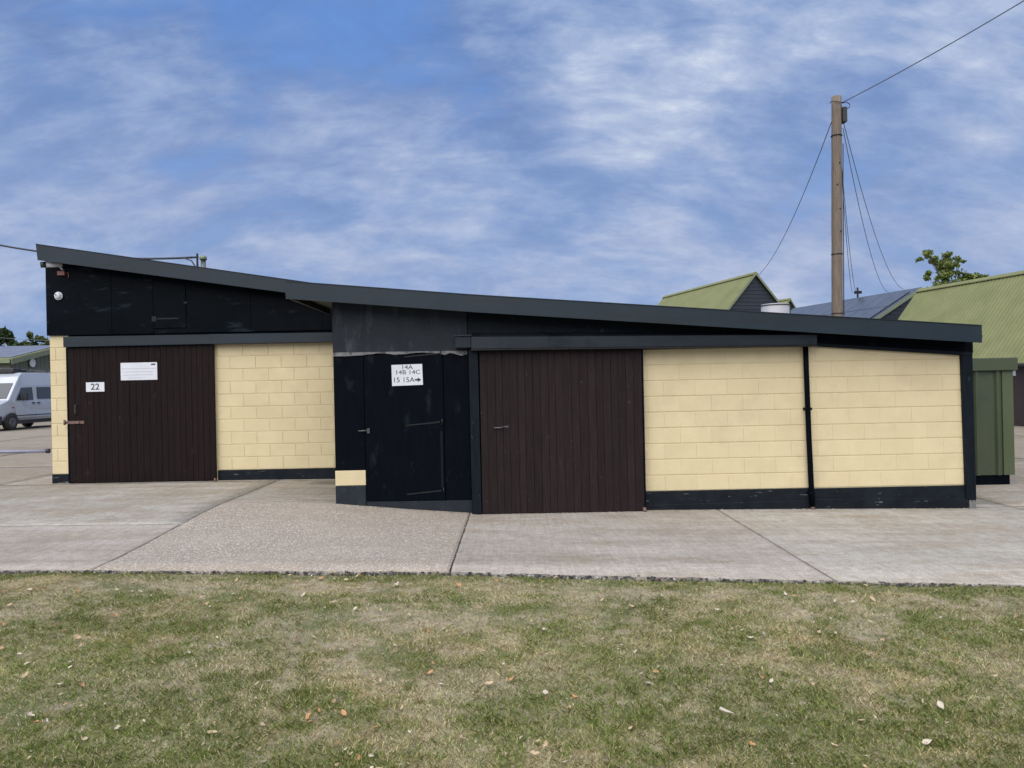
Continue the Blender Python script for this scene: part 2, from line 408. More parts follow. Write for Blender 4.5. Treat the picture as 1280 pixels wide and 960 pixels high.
def planks(door, x0, x1, z0, z1, y0, th, n, m, lean=0.0):
    wd = (x1 - x0) / n; sizes = (.90, 1.0, 1.0, 1.0, 1.08); mes = {}
    pick = [random.choice(sizes) for _ in range(n)]; sc = n / sum(pick); x = x0
    for k in pick:
        if k not in mes:
            mes[k] = MB().box(-wd * k * sc / 2 + .0012, wd * k * sc / 2 - .0012, 0, th, 0, z1 - z0).mesh('plank', .003, 1); mes[k].materials.append(m)
        place('plank', mes[k], door, (x + wd * k * sc / 2, y0 + random.uniform(-.002, .002), z0 + random.uniform(-.006, .004)), (0, random.uniform(-.0006, .0006), random.uniform(-.008, .008)))
        x += wd * k * sc

# ---- left, rear unit
YL = 13.2
U1 = empty('workshop_unit', (-5.3, YL, .21))
tag(U1, 'taller set-back workshop with black boarded gable, door 22 and cream block wall', 'building')
cream_wall = lambda mb, name, par: mb.build(name, M['cream'], par)
mesh1 = {}
mb = MB().box(-5.22, -2.55, YL + .005, YL + .2, .18, 2.83)
wall1 = cream_wall(mb, 'wall', U1)
pier1 = cream_wall(MB().box(-8.095, -7.77, YL + .004, YL + .2, .18, 2.83), 'wall', U1)
block_wall(pier1, -8.10, -7.775, .385, 2.83, YL - .001, .2215, .45, mesh1, offs=.12)
block_wall(wall1, -5.19, -2.58, .395, 2.62, YL, .2215, .45, mesh1, offs=.20, joint=.011, vjoint=.011)
MB().box(-8.10, -7.77, YL - .012, YL + .1, .10, .385).build('plinth', M['plinth'], U1, .006)
MB().box(-5.19, -2.55, YL - .012, YL + .1, .10, .395).build('plinth', M['plinth'], U1, .006)
MB().box(-8.09, -7.9, YL + .2, 19, .1, 3.9).box(-8.09, -2.4, 18.9, 19.1, .1, 3.1).box(-7.8, -5.1, YL + .35, YL + .4, .1, 2.8).build('rear_wall', M['cream'], U1)
MB().box(-7.765, -2.45, YL - .002, YL + .1, 2.63, 2.95).build('lintel', M['black'], U1)
# roof line of the rear unit
zt1 = lambda x: 4.345 - .1625 * (x + 8.05)
gy0 = YL - .045
def gable_panel(xa, xb, dy=0.0, par=None, name='gable_board', z0=2.815):
    zz = lambda x: zt1(x) - .2
    return MB().prism([(xa, z0), (xb, z0), (xb, zz(xb)), (xa, zz(xa))], gy0 + dy, gy0 + .04 + dy).build(name, M['gable'], par or U1, .002)
for xa, xb, dy in ((-8.12, -6.98, 0), (-6.976, -6.252, .003), (-5.668, -4.55, .002), (-4.546, -3.3, .004), (-3.296, -2.2, .001)):
    gable_panel(xa, xb, dy)
gable_panel(-6.25, -5.67, .012, None, 'gable_board', 3.76)
MB().box(-6.25, -5.67, gy0 + .012, gy0 + .05, 2.815, 2.90).build('gable_board', M['gable'], U1, .002)
hatch = MB().box(-6.243, -5.677, gy0 - .006, gy0 + .03, 2.905, 3.752).build('hatch', M['gable'], U1, .003)
MB().box(-6.225, -5.80, gy0 - .014, gy0 - .005, 3.055, 3.082).box(-6.27, -6.19, gy0 - .018, gy0 - .004, 3.02, 3.115).build('strap_hinge', M['darksteel'], hatch, .002)
MB().box(-5.71, -5.64, gy0 - .016, gy0 - .004, 3.325, 3.36).build('bolt', M['darksteel'], hatch, .002)
# fascia and roof
xe1 = -1.6
fa = MB(); fa.prism([(-8.03, zt1(-8.03) - .262), (xe1, zt1(xe1) - .20), (xe1, zt1(xe1)), (-8.055, zt1(-8.055))], 12.80, 12.83)
# rolled lip
fa.prism([(-8.055, zt1(-8.055) + .002), (xe1, zt1(xe1) + .002), (xe1, zt1(xe1) + .012), (-8.055, zt1(-8.055) + .012)], 12.79, 12.90)
f1 = fa.build('fascia', M['fascia'], U1)
MB().prism([(-8.04, zt1(-8.04) - .14), (xe1, zt1(xe1) - .14), (xe1, zt1(xe1) - .01), (-8.04, zt1(-8.04) - .01)], 12.835, 19.3).build('roof', M['roof'], U1)
# sheet over the sliding track, in two lapped lengths
MB().prism([(-7.775, 2.602), (-5.17, 2.604), (-5.17, 2.772), (-7.775, 2.782)], YL - .15, YL - .005).build('track_cover', M['fascia'], U1, .006)
MB().prism([(-5.22, 2.600), (-2.45, 2.592), (-2.45, 2.757), (-5.22, 2.775)], YL - .157, YL - .0035).build('track_cover', M['fascia'], U1, .006)
# sliding door 22
d1 = MB().box(-7.74, -5.2, YL - .062, YL - .03, .26, 2.60).build('sliding_door', M['black'], U1)
planks(d1, -7.735, -5.195, .235, 2.598, YL - .085, .022, 24, M['plank'])
MB().box(-7.79, -7.742, YL - .05, YL + .02, .21, 2.60).build('door_jamb', M['black'], U1, .003)
MB().tube([(-7.595, YL - .087, 1.60), (-7.60, YL - .125, 1.58), (-7.605, YL - .13, 1.51), (-7.605, YL - .125, 1.45), (-7.60, YL - .087, 1.43)], .009, 8).build('handle', M['steel'], d1)
MB().box(-7.80, -7.47, YL - .096, YL - .0875, 1.265, 1.315).box(-7.60, -7.545, YL - .112, YL - .09, 1.272, 1.31).tube([(-7.80, YL - .11, 1.25), (-7.80, YL - .11, 1.34)], .018, 8).build('hasp', M['rust'], d1, 0.0)
MB().box(-7.735, -5.195, YL - .080, YL - .055, .222, .236).build('bottom_rail', M['black'], d1)
MB().tube([(-5.215, YL - .10, .235), (-5.185, YL - .10, .235)], .035, 12).build('roller', M['rust'], d1)

# ---- right, front unit
YR = 10.7
U2 = empty('workshop_unit', (1.8, YR, -.03))
tag(U2, 'long low front workshop with cream block wall, brown sliding door and black boarded entrance', 'building')
mesh2 = {}
wall2 = cream_wall(MB().prism([(1.83, -.2), (6.42, -.2), (6.42, 2.1), (4.3, 2.28), (1.83, 2.28)], YR + .008, YR + .2), 'wall', U2)
block_wall(wall2, 1.845, 4.20, .232, 2.28, YR, .2245, .45, mesh2, offs=.14, joint=.010, vjoint=.0016, jit=.0006)
block_wall(wall2, 4.204, 6.41, .232, 2.28, YR, .2245, .45, mesh2, offs=.33, joint=.010, vjoint=.0016, jit=.0006)
dm = MB()
for i in range(34):
    cz = .232 + .2245 * random.randint(1, 8); x = random.choice((random.uniform(1.95, 4.1), random.uniform(4.3, 6.3)))
    h_ = random.uniform(.012, .035); w__ = random.uniform(.006, .012); up = random.choice((-1, 1))
    if cz > 2.0: continue
    dm.add([(x - w__, YR - .0015, cz), (x + w__, YR - .0015, cz), (x + w__ * .3, YR - .001, cz + up * h_), (x, YR - .006, cz + up * h_ * .3)], [(0, 1, 3), (1, 2, 3), (2, 0, 3)])
o = dm.build('mortar_dabs', M['cream'], U2); o['kind'] = 'stuff'
pl2 = MB().box(-.215, .215, 0, .1, -.105, .105).mesh('block', .006, 2); pl2.materials.append(M['cream'])
place('block', pl2, wall2, (-2.316, YR - .045, .515))
MB().box(-2.53, -2.10, YR - .05, YR + .15, .0, .406).build('plinth', M['greyboard'], U2, .008)
MB().box(1.84, 4.2, YR - .022, YR + .1, -.2, .232).build('plinth', M['plinth'], U2, .006)
MB().box(4.2035, 6.42, YR - .022, YR + .1, -.25, .226).build('plinth', M['plinth'], U2, .006)
MB().prism([(4.25, -.2), (6.44, -.25), (6.44, .045), (4.25, .075)], YR - .034, YR - .01).build('kick_strip', M['plinth'], U2, .005)
MB().prism([(1.86, -.2), (4.12, -.2), (4.12, .06), (1.86, .04)], YR - .034, YR - .01).build('kick_strip', M['plinth'], U2, .005)
MB().box(6.3, 6.5, YR + .2, 16, -.2, 2.1).box(-2.5, 6.5, 15.9, 16.1, -.2, 2.1).box(-.6, 1.9, YR + .4, YR + .45, -.2, 2.4).build('rear_wall', M['cream'], U2)
MB().prism([(-2.5, .0), (-2.35, .0), (-2.35, 3.07), (-2.5, 3.085)], YR + .2, 16).build('side_wall', M['black'], U2)
MB().box(-2.50, 1.80, YR + .03, YR + .18, -.1, 2.78).build('backing', M['black'], U2)
# roof line of the front unit, with its slight sag
_zx = [-3.075, -.45, 6.45]; _zz = [3.268, 3.022, 2.463]
zt2 = lambda x: float(np.interp(x, _zx, _zz)) - .018 * math.exp(-((x + .45) / 1.2) ** 2) * 0
YF = 10.3
xs2 = list(np.linspace(-3.075, 6.45, 16))
fa = MB(); fa.prism([(x, zt2(x) - .232) for x in xs2] + [(x, zt2(x)) for x in reversed(xs2)], YF, YF + .03)
fa.prism([(x, zt2(x) + .002) for x in xs2] + [(x, zt2(x) + .012) for x in reversed(xs2)], YF - .008, YF + .10)
fa.box(6.42, 6.445, YF + .03, YF + .5, zt2(6.45) - .22, zt2(6.45) - .01).box(-3.07, -3.045, YF + .03, 12.7, zt2(-3.07) - .225, zt2(-3.07) - .004)
fa.build('fascia', M['fascia'], U2)
MB().prism([(x, zt2(x) - .13) for x in xs2[:-1] + [6.40]] + [(x, zt2(x) - .012) for x in [6.40] + xs2[-2::-1]], YF + .035, 16.3).build('roof', M['roof'], U2)
MB().box(6.448, 6.475, YF + .03, YF + .06, zt2(6.45) - .16, zt2(6.45) - .12).build('fascia_bolt', M['darksteel'], U2)
ub = lambda x: zt2(x) - .15
# upper boarding
MB().prism([(-2.53, 2.295), (-.62, 2.275), (-.62, ub(-.62)), (-2.53, ub(-2.53))], YR - .045, YR - .02).build('upper_board', M['greyboard'], U2, .003)
MB().prism([(-.616, 2.30), (1.8, 2.30), (1.8, ub(1.8)), (-.616, ub(-.616))], YR - .03, YR).build('upper_board', M['navy'], U2, .003)
MB().prism([(1.804, 2.25), (4.22, 2.25), (4.22, ub(4.22)), (1.804, ub(1.804))], YR - .028, YR).build('upper_board', M['navy'], U2, .003)
tb = lambda x: 2.250 - .0805 * (x - 4.2)
MB().prism([(4.225, tb(4.225) + .045), (6.54, tb(6.54) + .045), (6.54, ub(6.4)), (4.225, ub(4.225))], YR - .05, YR - .002).build('upper_board', M['black'], U2, .003)
MB().prism([(4.225, tb(4.225)), (6.525, tb(6.525)), (6.525, tb(6.525) + .05), (4.225, tb(4.225) + .05)], YR - .062, YR - .004).build('upper_board', M['navy'], U2, .003)
# ragged grey flashing under the weathered board
pts = []; 
for i in range(25):
    x = -2.525 + i * (1.9 / 24)
    low = 2.245 if x < -2.15 else (2.272 - .02 * math.sin(5 * x) ** 2)
    if x > -.95: low = 2.235 + .02 * math.sin(20 * x)
    pts.append((x, low + random.uniform(-.006, .006)))
MB().prism(pts + [(-.625, 2.285), (-2.525, 2.298)], YR - .052, YR - .047).build('flashing', M['flash'], U2)
# black boarded entrance
MB().box(-2.53, -2.105, YR - .03, YR, .622, 2.29).build('side_board', M['black'], U2, .003)
MB().box(-.972, -.61, YR - .028, YR, .165, 2.28).build('side_board', M['black'], U2, .003)
dr = MB().box(-2.098, -.978, YR - .036, YR + .005, .178, 2.262).build('door', M['black'], U2, .004)
for z in (2.235, 1.262, .288):
    o = MB().prism([(-1.52, z - .030), (-1.03, z + .010), (-1.03, z + .034), (-1.52, z - .012)], YR - .044, YR - .037).tube([(-1.0, YR - .044, z - .02), (-1.0, YR - .044, z + .065)], .012, 8).build('strap_hinge', M['darksteel'], dr)
MB().tube([(-2.19, YR - .048, 1.18), (-2.04, YR - .048, 1.183)], .010, 8).box(-2.065, -2.03, YR - .056, YR - .038, 1.145, 1.215).build('bolt', M['steel'], dr)
MB().box(-1.03, -1.0, YR - .042, YR - .037, .35, 1.15).build('edge_strip', M['navy'], dr, .001)
MB().prism([(-2.10, -.05), (-.6, -.1), (-.6, .162), (-2.10, .176)], YR - .03, YR + .1).build('threshold', M['greyboard'], U2, .006)
MB().prism([(-.598, -.06), (-.462, -.06), (-.470, 2.31), (-.602, 2.31)], YR - .14, YR - .005).build('post', M['navy'], U2, .006)
# track cover: a folded sheet, sloped on top
tz = lambda x: 2.300 - .0088 * (x + .55)
prof = [(YR - .26, 0), (YR - .26, .165), (YR - .05, .235), (YR - .035, .235), (YR - .035, 0)]
vs = []
for x in (-.555, 1.75, 1.756, 4.25): vs += [(x, y, tz(x) + h * (1 - .03 * (x + .55))) for y, h in prof]
n = 5
fs = [tuple(range(n)), tuple(range(3 * n + n - 1, 3 * n - 1, -1))] + [(s * n + i, s * n + (i + 1) % n, (s + 1) * n + (i + 1) % n, (s + 1) * n + i) for s in range(3) for i in range(n)]
MB().add(vs, fs).build('track_cover', M['track'], U2, .004)
MB().prism([(-.56, tz(-.56) - .022), (4.25, tz(4.25) - .022), (4.25, tz(4.25) - .003), (-.56, tz(-.56) - .003)], YR - .255, YR - .05).build('track_rail', M['darksteel'], U2)
MB().box(-.785, -.558, YR - .22, YR - .047, 2.318, 2.475).build('track_end_box', M['greyboard'], U2, .006)
MB().box(-.80, -.545, YR - .235, YR - .047, 2.478, 2.50).build('track_end_cap', M['track'], U2, .003)
# brown sliding door
d2 = MB().box(-.455, 1.835, YR - .11, YR - .075, .0, 2.275).build('sliding_door', M['black'], U2)
planks(d2, -.452, 1.826, -.018, 2.272, YR - .132, .021, 21, M['plank2'])
MB().box(1.828, 1.852, YR - .125, YR - .01, -.03, 2.27).build('door_edge', M['black'], d2)
for x in (-.39, 1.70):
    hb = MB().box(x - .045, x + .045, YR - .141, YR - .1325, 2.13, 2.255)
    for dx in (-.025, .025):
        for dz in (2.16, 2.225): hb.tube([(x + dx, YR - .15, dz), (x + dx, YR - .139, dz)], .008, 6)
    hb.build('hanger_plate', M['plank2'], d2)
MB().tube([(-.27, YR - .134, 1.192), (-.25, YR - .165, 1.190), (-.16, YR - .168, 1.192), (-.13, YR - .134, 1.196)], .010, 8).box(-.14, -.06, YR - .139, YR - .1325, 1.193, 1.213).build('handle', M['steel'], d2)
MB().tube([(1.80, YR - .14, -.005), (1.845, YR - .14, -.005)], .035, 12).build('roller', M['rust'], d2)
# down pipe and corner post
pp = MB().tube([(4.165, YR - .055, 2.255), (4.17, YR - .055, 1.9), (4.185, YR - .055, 1.0), (4.205, YR - .06, .2), (4.215, YR - .065, -.02)], [.036, .036, .037, .038, .038], 12)
dp = pp.build('down_pipe', M['black'], U2)
for z in (1.36, .17): MB().box(4.13 + .02 * (z < 1), 4.225 + .02 * (z < 1), YR - .1, YR - .002, z - .018, z + .018).build('pipe_clip', M['black'], dp, .003)
MB().tube([(4.215, YR - .065, -.08), (4.217, YR - .07, .0)], .03, 8).build('pipe_shoe', M['rust'], dp)
MB().prism([(6.405, .02), (6.545, .02), (6.532, 2.085), (6.372, 2.085)], YR - .05, YR + .1).build('corner_post', M['navy'], U2, .006)
MB().box(6.45, 6.54, YR - .045, YR + .08, -.13, .02).build('post_foot', M['flash'], U2, .006)

# ------------------------------------------------------------------ signs and fittings on the walls
def lettering(txt, size, x, z, y, m, parent, name='lettering', bold=0.0, sx=1.0):
    cu = bpy.data.curves.new(name, 'FONT'); cu.body = txt; cu.size = size; cu.align_x = 'CENTER'; cu.align_y = 'CENTER'; cu.offset = bold; cu.extrude = .0006
    t = bpy.data.objects.new(name, cu); COL.objects.link(t)
    me = bpy.data.meshes.new_from_object(t.evaluated_get(bpy.context.evaluated_depsgraph_get()))
    bpy.data.objects.remove(t); bpy.data.curves.remove(cu)
    me.transform(Matrix.Diagonal((sx, 1, 1, 1)) @ Matrix.Identity(4))
    me.transform(Matrix.Translation((x, y, z)) @ Matrix.Rotation(R(90), 4, 'X'))
    me.materials.clear(); me.materials.append(m)
    o = link(bpy.data.objects.new(name, me)); adopt(o, parent); return o

yS = YL - .0895
s = MB().box(-7.425, -7.105, yS - .004, yS, 1.818, 1.982).build('number_sign', M['white'], None, .001)
tag(s, 'small white plate numbered 22 on the brown sliding door', 'sign')
lettering('22', .150, -7.265, 1.900, yS - .0052, M['ink'], s, bold=.002, sx=1.05)
s = MB().box(-6.815, -6.178, yS - .004, yS, 2.005, 2.31).build('notice_board', M['white'], None, .001)
tag(s, 'wide white notice with faint lines of print on the left door', 'sign')
for z, l, k in ((2.205, .0, .60), (2.150, .0, .55), (2.095, .02, .52), (2.045, .10, .30)):
    MB().box(-6.795 + l, -6.795 + l + k, yS - .0052, yS - .0042, z - .005, z + .005).build('print_line', M['paleink'], s)
MB().prism([(-6.29, 2.262), (-6.215, 2.262), (-6.20, 2.287), (-6.275, 2.287)], yS - .0052, yS - .0042).build('print_mark', M['ink'], s)
yS = YR - .0365
s = MB().prism([(-1.700, 1.806), (-1.262, 1.815), (-1.268, 2.112), (-1.704, 2.105)], yS - .004, yS - .0005).build('direction_sign', M['white'], None, .001)
tag(s, 'white sign with unit numbers and an arrow on the black door', 'sign')
lettering('14A', .085, -1.485, 2.066, yS - .0052, M['ink'], s, sx=1.2)
lettering('14B 14C', .085, -1.475, 1.996, yS - .0052, M['ink'], s, sx=1.2)
lettering('15 15A', .100, -1.535, 1.888, yS - .0052, M['ink'], s, sx=1.06)
ar = MB().prism([(-1.375, 1.877), (-1.335, 1.877), (-1.335, 1.855), (-1.285, 1.888), (-1.335, 1.921), (-1.335, 1.899), (-1.375, 1.899)], yS - .0054, yS - .0042).build('arrow', M['ink'], s)

# round fitting on the gable
c = at(74, 370, gy0); lf = empty('wall_light', (c.x, gy0, c.z))
tag(lf, 'small round white dome fitting on the black gable', 'light')
ring = [(0.072, 0), (0.072, .02), (.06, .028)]
def dome(parent, c, y, r, m, name, h=1.0):
    vs = []; fs = []
    for i in range(7):
        a = i / 6 * math.pi / 2
        for j in range(18):
            t = j / 18 * 2 * math.pi
            vs.append((c.x + r * math.cos(a) * math.cos(t), y - r * h * math.sin(a), c.z + r * math.cos(a) * math.sin(t)))
    for i in range(6):
        for j in range(18): fs.append((i * 18 + j, i * 18 + (j + 1) % 18, (i + 1) * 18 + (j + 1) % 18, (i + 1) * 18 + j))
    return MB().add(vs, fs, True).build(name, m, parent)
MB().tube([(c.x, gy0 - .001, c.z), (c.x, gy0 - .03, c.z)], .070, 20).build('base', M['white'], lf)
dome(lf, c, gy0 - .03, .06, M['white'], 'dome', .8)
MB().tube([(c.x - .012, gy0 - .082, c.z + .012), (c.x - .012, gy0 - .07, c.z + .012)], .012, 10).build('lens', M['ink'], lf)
# bullet camera under the eave
c = at(63, 331, 12.95); cv = empty('security_camera', (c.x, 13.1, c.z))
tag(cv, 'white bullet security camera under the left end of the roof', 'camera')
MB().tube([(c.x + .14, 13.05, c.z + .02), (c.x - .06, 12.9, c.z - .005)], .047, 14).build('housing', M['white'], cv)
MB().tube([(c.x - .055, 12.905, c.z - .004), (c.x - .115, 12.86, c.z - .012)], [.052, .05], 14).build('lens_hood', M['plastic'], cv)
MB().tube([(c.x + .10, 13.03, c.z), (c.x + .11, 13.10, c.z - .06), (c.x + .11, gy0 + .005, c.z - .06)], .015, 8).build('bracket', M['white'], cv)
jb = MB().box(c.x + .02, c.x + .15, gy0 - .06, gy0 - .001, c.z - .16, c.z - .085).build('junction_box', M['pinkbox'], None, .008)
tag(jb, 'faded red box on the gable just below the security camera', 'box')
MB().tube([(c.x + .15, gy0 - .02, c.z - .11), (c.x + .2, gy0 - .02, c.z - .12), (c.x + .19, gy0 - .01, c.z - .2)], .008, 6).build('lead', M['pinkbox'], jb)

# ------------------------------------------------------------------ overhead lines
def sag_path(a, b, sag, n=24):
    a, b = Vector(a), Vector(b)
    return [a.lerp(b, i / n) - Vector((0, 0, sag * 4 * (i / n) * (1 - i / n))) for i in range(n + 1)]
def cable(a, b, sag, r, m, label, group=None):
    return tag(MB().tube(sag_path(a, b, sag), r, 6).build('overhead_cable', m), label, 'cable', group)

# mast on the rear roof with the feed cable from the left
mt = at(246.5, 317, 15.2); mbase = Vector((mt.x, 15.2, zt1(mt.x) - .01))
ms = empty('cable_mast', mbase); tag(ms, 'thin dark cable mast on the left roof', 'mast')
MB().tube([mbase, mt], .022, 8).build('pole', M['darksteel'], ms)
MB().box(mt.x - .11, mt.x + .02, 15.18, 15.22, mt.z - .09, mt.z - .06).build('bracket', M['darksteel'], ms)
MB().tube([mt + Vector((-.30, 0, -.075)), mt + Vector((-.12, 0, -.14)), mt + Vector((-.03, 0, -.28)), mt + Vector((-.025, 0, -.42))], .014, 6).build('drip_loop', M['cable'], ms)
cable(at(-160, 262, 16.5), mt + Vector((-.10, 0, -.075)), .36, .022, M['cable'], 'black cable from the left frame edge to the mast on the left roof', None)
st = at(254, 322, 16); vb = empty('vent_cowl', (st.x, 16, zt1(st.x) - .02)); tag(vb, 'short pale stub beside the cable mast on the left roof', 'vent')
MB().tube([(st.x, 16, zt1(st.x) - .02), (st.x, 16, st.z - .02)], .05, 10).build('pipe', M['flash'], vb)
MB().tube([(st.x, 16, st.z - .05), (st.x, 16, st.z + .02), (st.x, 16, st.z + .04)], [.075, .07, .02], 10).build('cap', M['gtrim'], vb)

YP = 20.0
ptop = at(1045.5, 121, YP); pb = at(1046.5, 398, YP)
lean = (ptop - pb) / (ptop.z - pb.z)
pbase = ptop + lean * (-.25 - ptop.z)
pole = empty('utility_pole', pbase); tag(pole, 'tall weathered wooden utility pole behind the low roof', 'pole')
path = [pbase.lerp(ptop, i / 24) for i in range(25)]
MB().tube(path, [.150 - .026 * i / 24 + random.uniform(-.002, .002) for i in range(25)], 16).build('shaft', M['wood'], pole)
pz = lambda py: pbase.lerp(ptop, (at(1046, py, YP).z - pbase.z) / (ptop.z - pbase.z))
for py in (170, 318, 392):
    q = pz(py); MB().tube([q + Vector((0, 0, -.012)), q + Vector((0, 0, .012))], .146, 16).build('steel_band', M['darksteel'], pole)
q = pz(144)
MB().box(q.x + .125, q.x + .245, YP - .11, YP + .1, q.z - .21, q.z + .19).build('terminal_box', M['plastic'], pole, .015)
MB().box(q.x + .10, q.x + .13, YP - .05, YP + .05, q.z - .25, q.z + .25).build('box_bracket', M['darksteel'], pole, .004)
hk = pz(130)
MB().tube([hk + Vector((.13, -.05, 0)), hk + Vector((.24, -.05, .03)), hk + Vector((.33, -.05, -.03)), hk + Vector((.33, -.05, -.11)), hk + Vector((.25, -.05, -.15))], .011, 6).build('cable_loop', M['cable'], pole)
MB().tube([hk + Vector((-.20, -.06, .0)), hk + Vector((-.17, -.10, .04)), hk + Vector((0, -.16, .0)), hk + Vector((.12, -.13, -.02))], .011, 6).build('cable_loop', M['cable'], pole)
MB().tube([pz(180) + Vector((.155, -.04, 0)), pz(250) + Vector((.152, -.04, 0)), pz(330) + Vector((.158, -.04, 0)), pz(395) + Vector((.16, -.04, 0))], .012, 6).build('riser_cable', M['cable'], pole)
for py, dx in ((205, .02), (232, -.04), (262, .03), (290, .05)):
    q2 = pz(py); MB().tube([q2 + Vector((dx, -.13, 0)), q2 + Vector((dx, -.16, 0))], .016, 8).build('bolt', M['darksteel'], pole)
cable(pz(129) + Vector((.13, 0, 0)), at(1440, -98, 13.5), .10, .012, M['galv'], 'dark cable rising from the pole top to the upper right corner')
pl_l = pz(152) + Vector((-.13, 0, 0)); pl_r = pz(160) + Vector((.17, 0, 0))

# ------------------------------------------------------------------ barns behind
RZ = R(14.5)
def roof_slope(w_, zr, ze, y0, y1, side, over=.25, pitch=.2, amp=.016):
    """corrugated sheet in local axes: ridge along y, slope falls towards side*x"""
    nrib = int((y1 - y0) / pitch); vs = []; fs = []
    for i in range(nrib * 4 + 1):
        y = y0 + (y1 - y0) * i / (nrib * 4)
        d = amp * (1, 0, -1, 0)[i % 4] + amp
        k = (w_ + over) / w_
        vs += [(0, y, zr + d + .02), (side * w_ * k, y, zr + (ze - zr) * k + d + .02)]
    for i in range(nrib * 4): fs.append((2 * i, 2 * i + 1, 2 * i + 3, 2 * i + 2))
    return MB().add(vs, fs, True)
def barn(name, label, origin, w_, zr, ze, y0, y1, rz, roof_m, wall_m, trim_m, pitch=.25, boards=True, gable_y=None, zfloor=-.3):
    b = empty(name, (origin[0], origin[1], 0), rz); tag(b, label, 'building')
    t = .0
    core = MB().prism([(-w_, zfloor), (w_, zfloor), (w_, ze - .06), (0, zr - .06), (-w_, ze - .06)], y0 + .05, y1 - .05)
    core.build('wall', wall_m, b, 0, False)
    for side in (-1, 1):
        roof_slope(w_, zr, ze, y0 - .12, y1 + .12, side, .25, pitch).build('roof', roof_m, b, 0, False)
    gy = y0 if gable_y is None else gable_y
    sg = -1 if gy == y0 else 1
    # lapped weatherboards on the visible gable
    if boards:
        mb_ = MB(); z = ze - 1.2
        while z < zr - .12:
            f = lambda zz: w_ * min(1.0, max(0.0, (zr - .08 - zz) / (zr - ze)))
            a, c_ = f(z), f(z + .2)
            yb = gy + sg * .03; yt = gy + sg * .008
            mb_.add([(-a, yb, z), (a, yb, z), (c_, yt, z + .2), (-c_, yt, z + .2), (-a, gy, z), (a, gy, z)], [(0, 1, 2, 3), (4, 5, 1, 0)])
            z += .2
        mb_.build('weatherboarding', wall_m, b, 0, False)
    # verge boards
    for side in (-1, 1):
        k = (w_ + .28) / w_
        yv = gy + sg * .13
        ya, yb = min(yv, yv + sg * .04), max(yv, yv + sg * .04)
        MB().prism([(0, zr + .07), (0, zr - .09), (side * w_ * k, zr + (ze - zr) * k - .09), (side * w_ * k, zr + (ze - zr) * k + .07)], ya, yb).build('verge_board', trim_m, b, 0, False)
    rc = MB().prism([(-.16, zr - .08), (0, zr + .04), (.16, zr - .08), (.16, zr - .04), (0, zr + .09), (-.16, zr - .04)], y0 - .15, y1 + .15)
    rc.build('ridge_cap', roof_m, b, 0, False)
    return b
# first green barn
a1 = at(943, 342, 40)
b1 = barn('barn', 'green roofed barn with dark boarded gable left of the pole', (a1.x, 40), 2.9, a1.z, a1.z - 3.3, 0, 10.6, RZ, M['groof'], M['wboard'], M['gtrim'])
a4 = at(986, 374, 62)
b4 = barn('barn', 'sliver of a farther green roof behind the white tank', (a4.x, 62), 2.6, a4.z, a4.z - 3.2, 0, 12, R(24), M['groof'], M['wboard'], M['gtrim'])
# barn with blue grey solar roof
a2 = at(1149, 361.5, 38.2)
b2 = barn('barn', 'blue-grey solar panelled roof with dark gable behind the pole', (a2.x, 38.2), 5.2, a2.z, a2.z - 2.9, 0, 10.2, R(15), M['blueroof'], M['wboard'], M['gtrim'], .5)
sl = math.atan2(2.9, 5.2)
pm = MB().box(-.82, .82, -.49, .49, 0, .035).mesh('solar_panel', .004); pm.materials.append(M['panel'])
for i in range(3):
    for j in range(9):
        o = link(bpy.data.objects.new('solar_panel', pm)); o.parent = b2
        dist = 1.15 + i * 1.68
        o.location = (-dist * math.cos(sl), .75 + j * 1.02, a2.z - dist * math.sin(sl) + .09)
        o.rotation_euler = (0, -sl, 0)
        o.rotation_euler = Matrix.Rotation(-sl, 4, 'Y').to_euler()
ins = at(1072, 366, 42.6)
iv = empty('insulator_bracket', (ins.x, 42.6, ins.z - .6)); tag(iv, 'small dark bracket on the ridge of the solar roof', 'bracket')
MB().tube([(ins.x, 42.6, ins.z - .9), (ins.x, 42.6, ins.z + .30)], .05, 6).box(ins.x - .18, ins.x + .22, 42.55, 42.65, ins.z - .05, ins.z + .1).build('arm', M['darksteel'], iv)
# big green barn on the right; its far gable is the one in view
a3 = at(1151, 363, 35.5)
b3 = barn('barn', 'long barn with large green corrugated roof at the right edge', (a3.x, 35.5), 2.75, a3.z, a3.z - 3.45, -17, 0, R(11.3), M['groof'], M['wboard'], M['gtrim'], .19, True, 0)
# yard side of that barn: brown door with pale posts
dl = empty('doorway_dummy', (0, 0, 0)); bpy.data.objects.remove(dl)
yd = -7.9
MB().box(-2.80, -2.752, yd - 1.2, yd + .9, -.3, 2.25).build('door', M['browndoor'], b3, .005, False)
MB().box(-2.83, -2.752, yd + .91, yd + 1.12, -.3, 2.3).build('door_post', M['cream'], b3, .005, False)
MB().box(-2.815, -2.80, yd - .05, yd + .22, 1.72, 1.9).build('door_sign', M['white'], b3, 0, False)
for z in (1.78, 1.0, .35): MB().box(-2.82, -2.80, yd + .55, yd + .68, z, z + .05).build('hinge', M['steel'], b3, 0, False)
MB().tube([(-3.05, -17, a3.z - 3.72), (-3.05, 0, a3.z - 3.72)], .07, 8).build('gutter', M['plastic'], b3, 0, False)

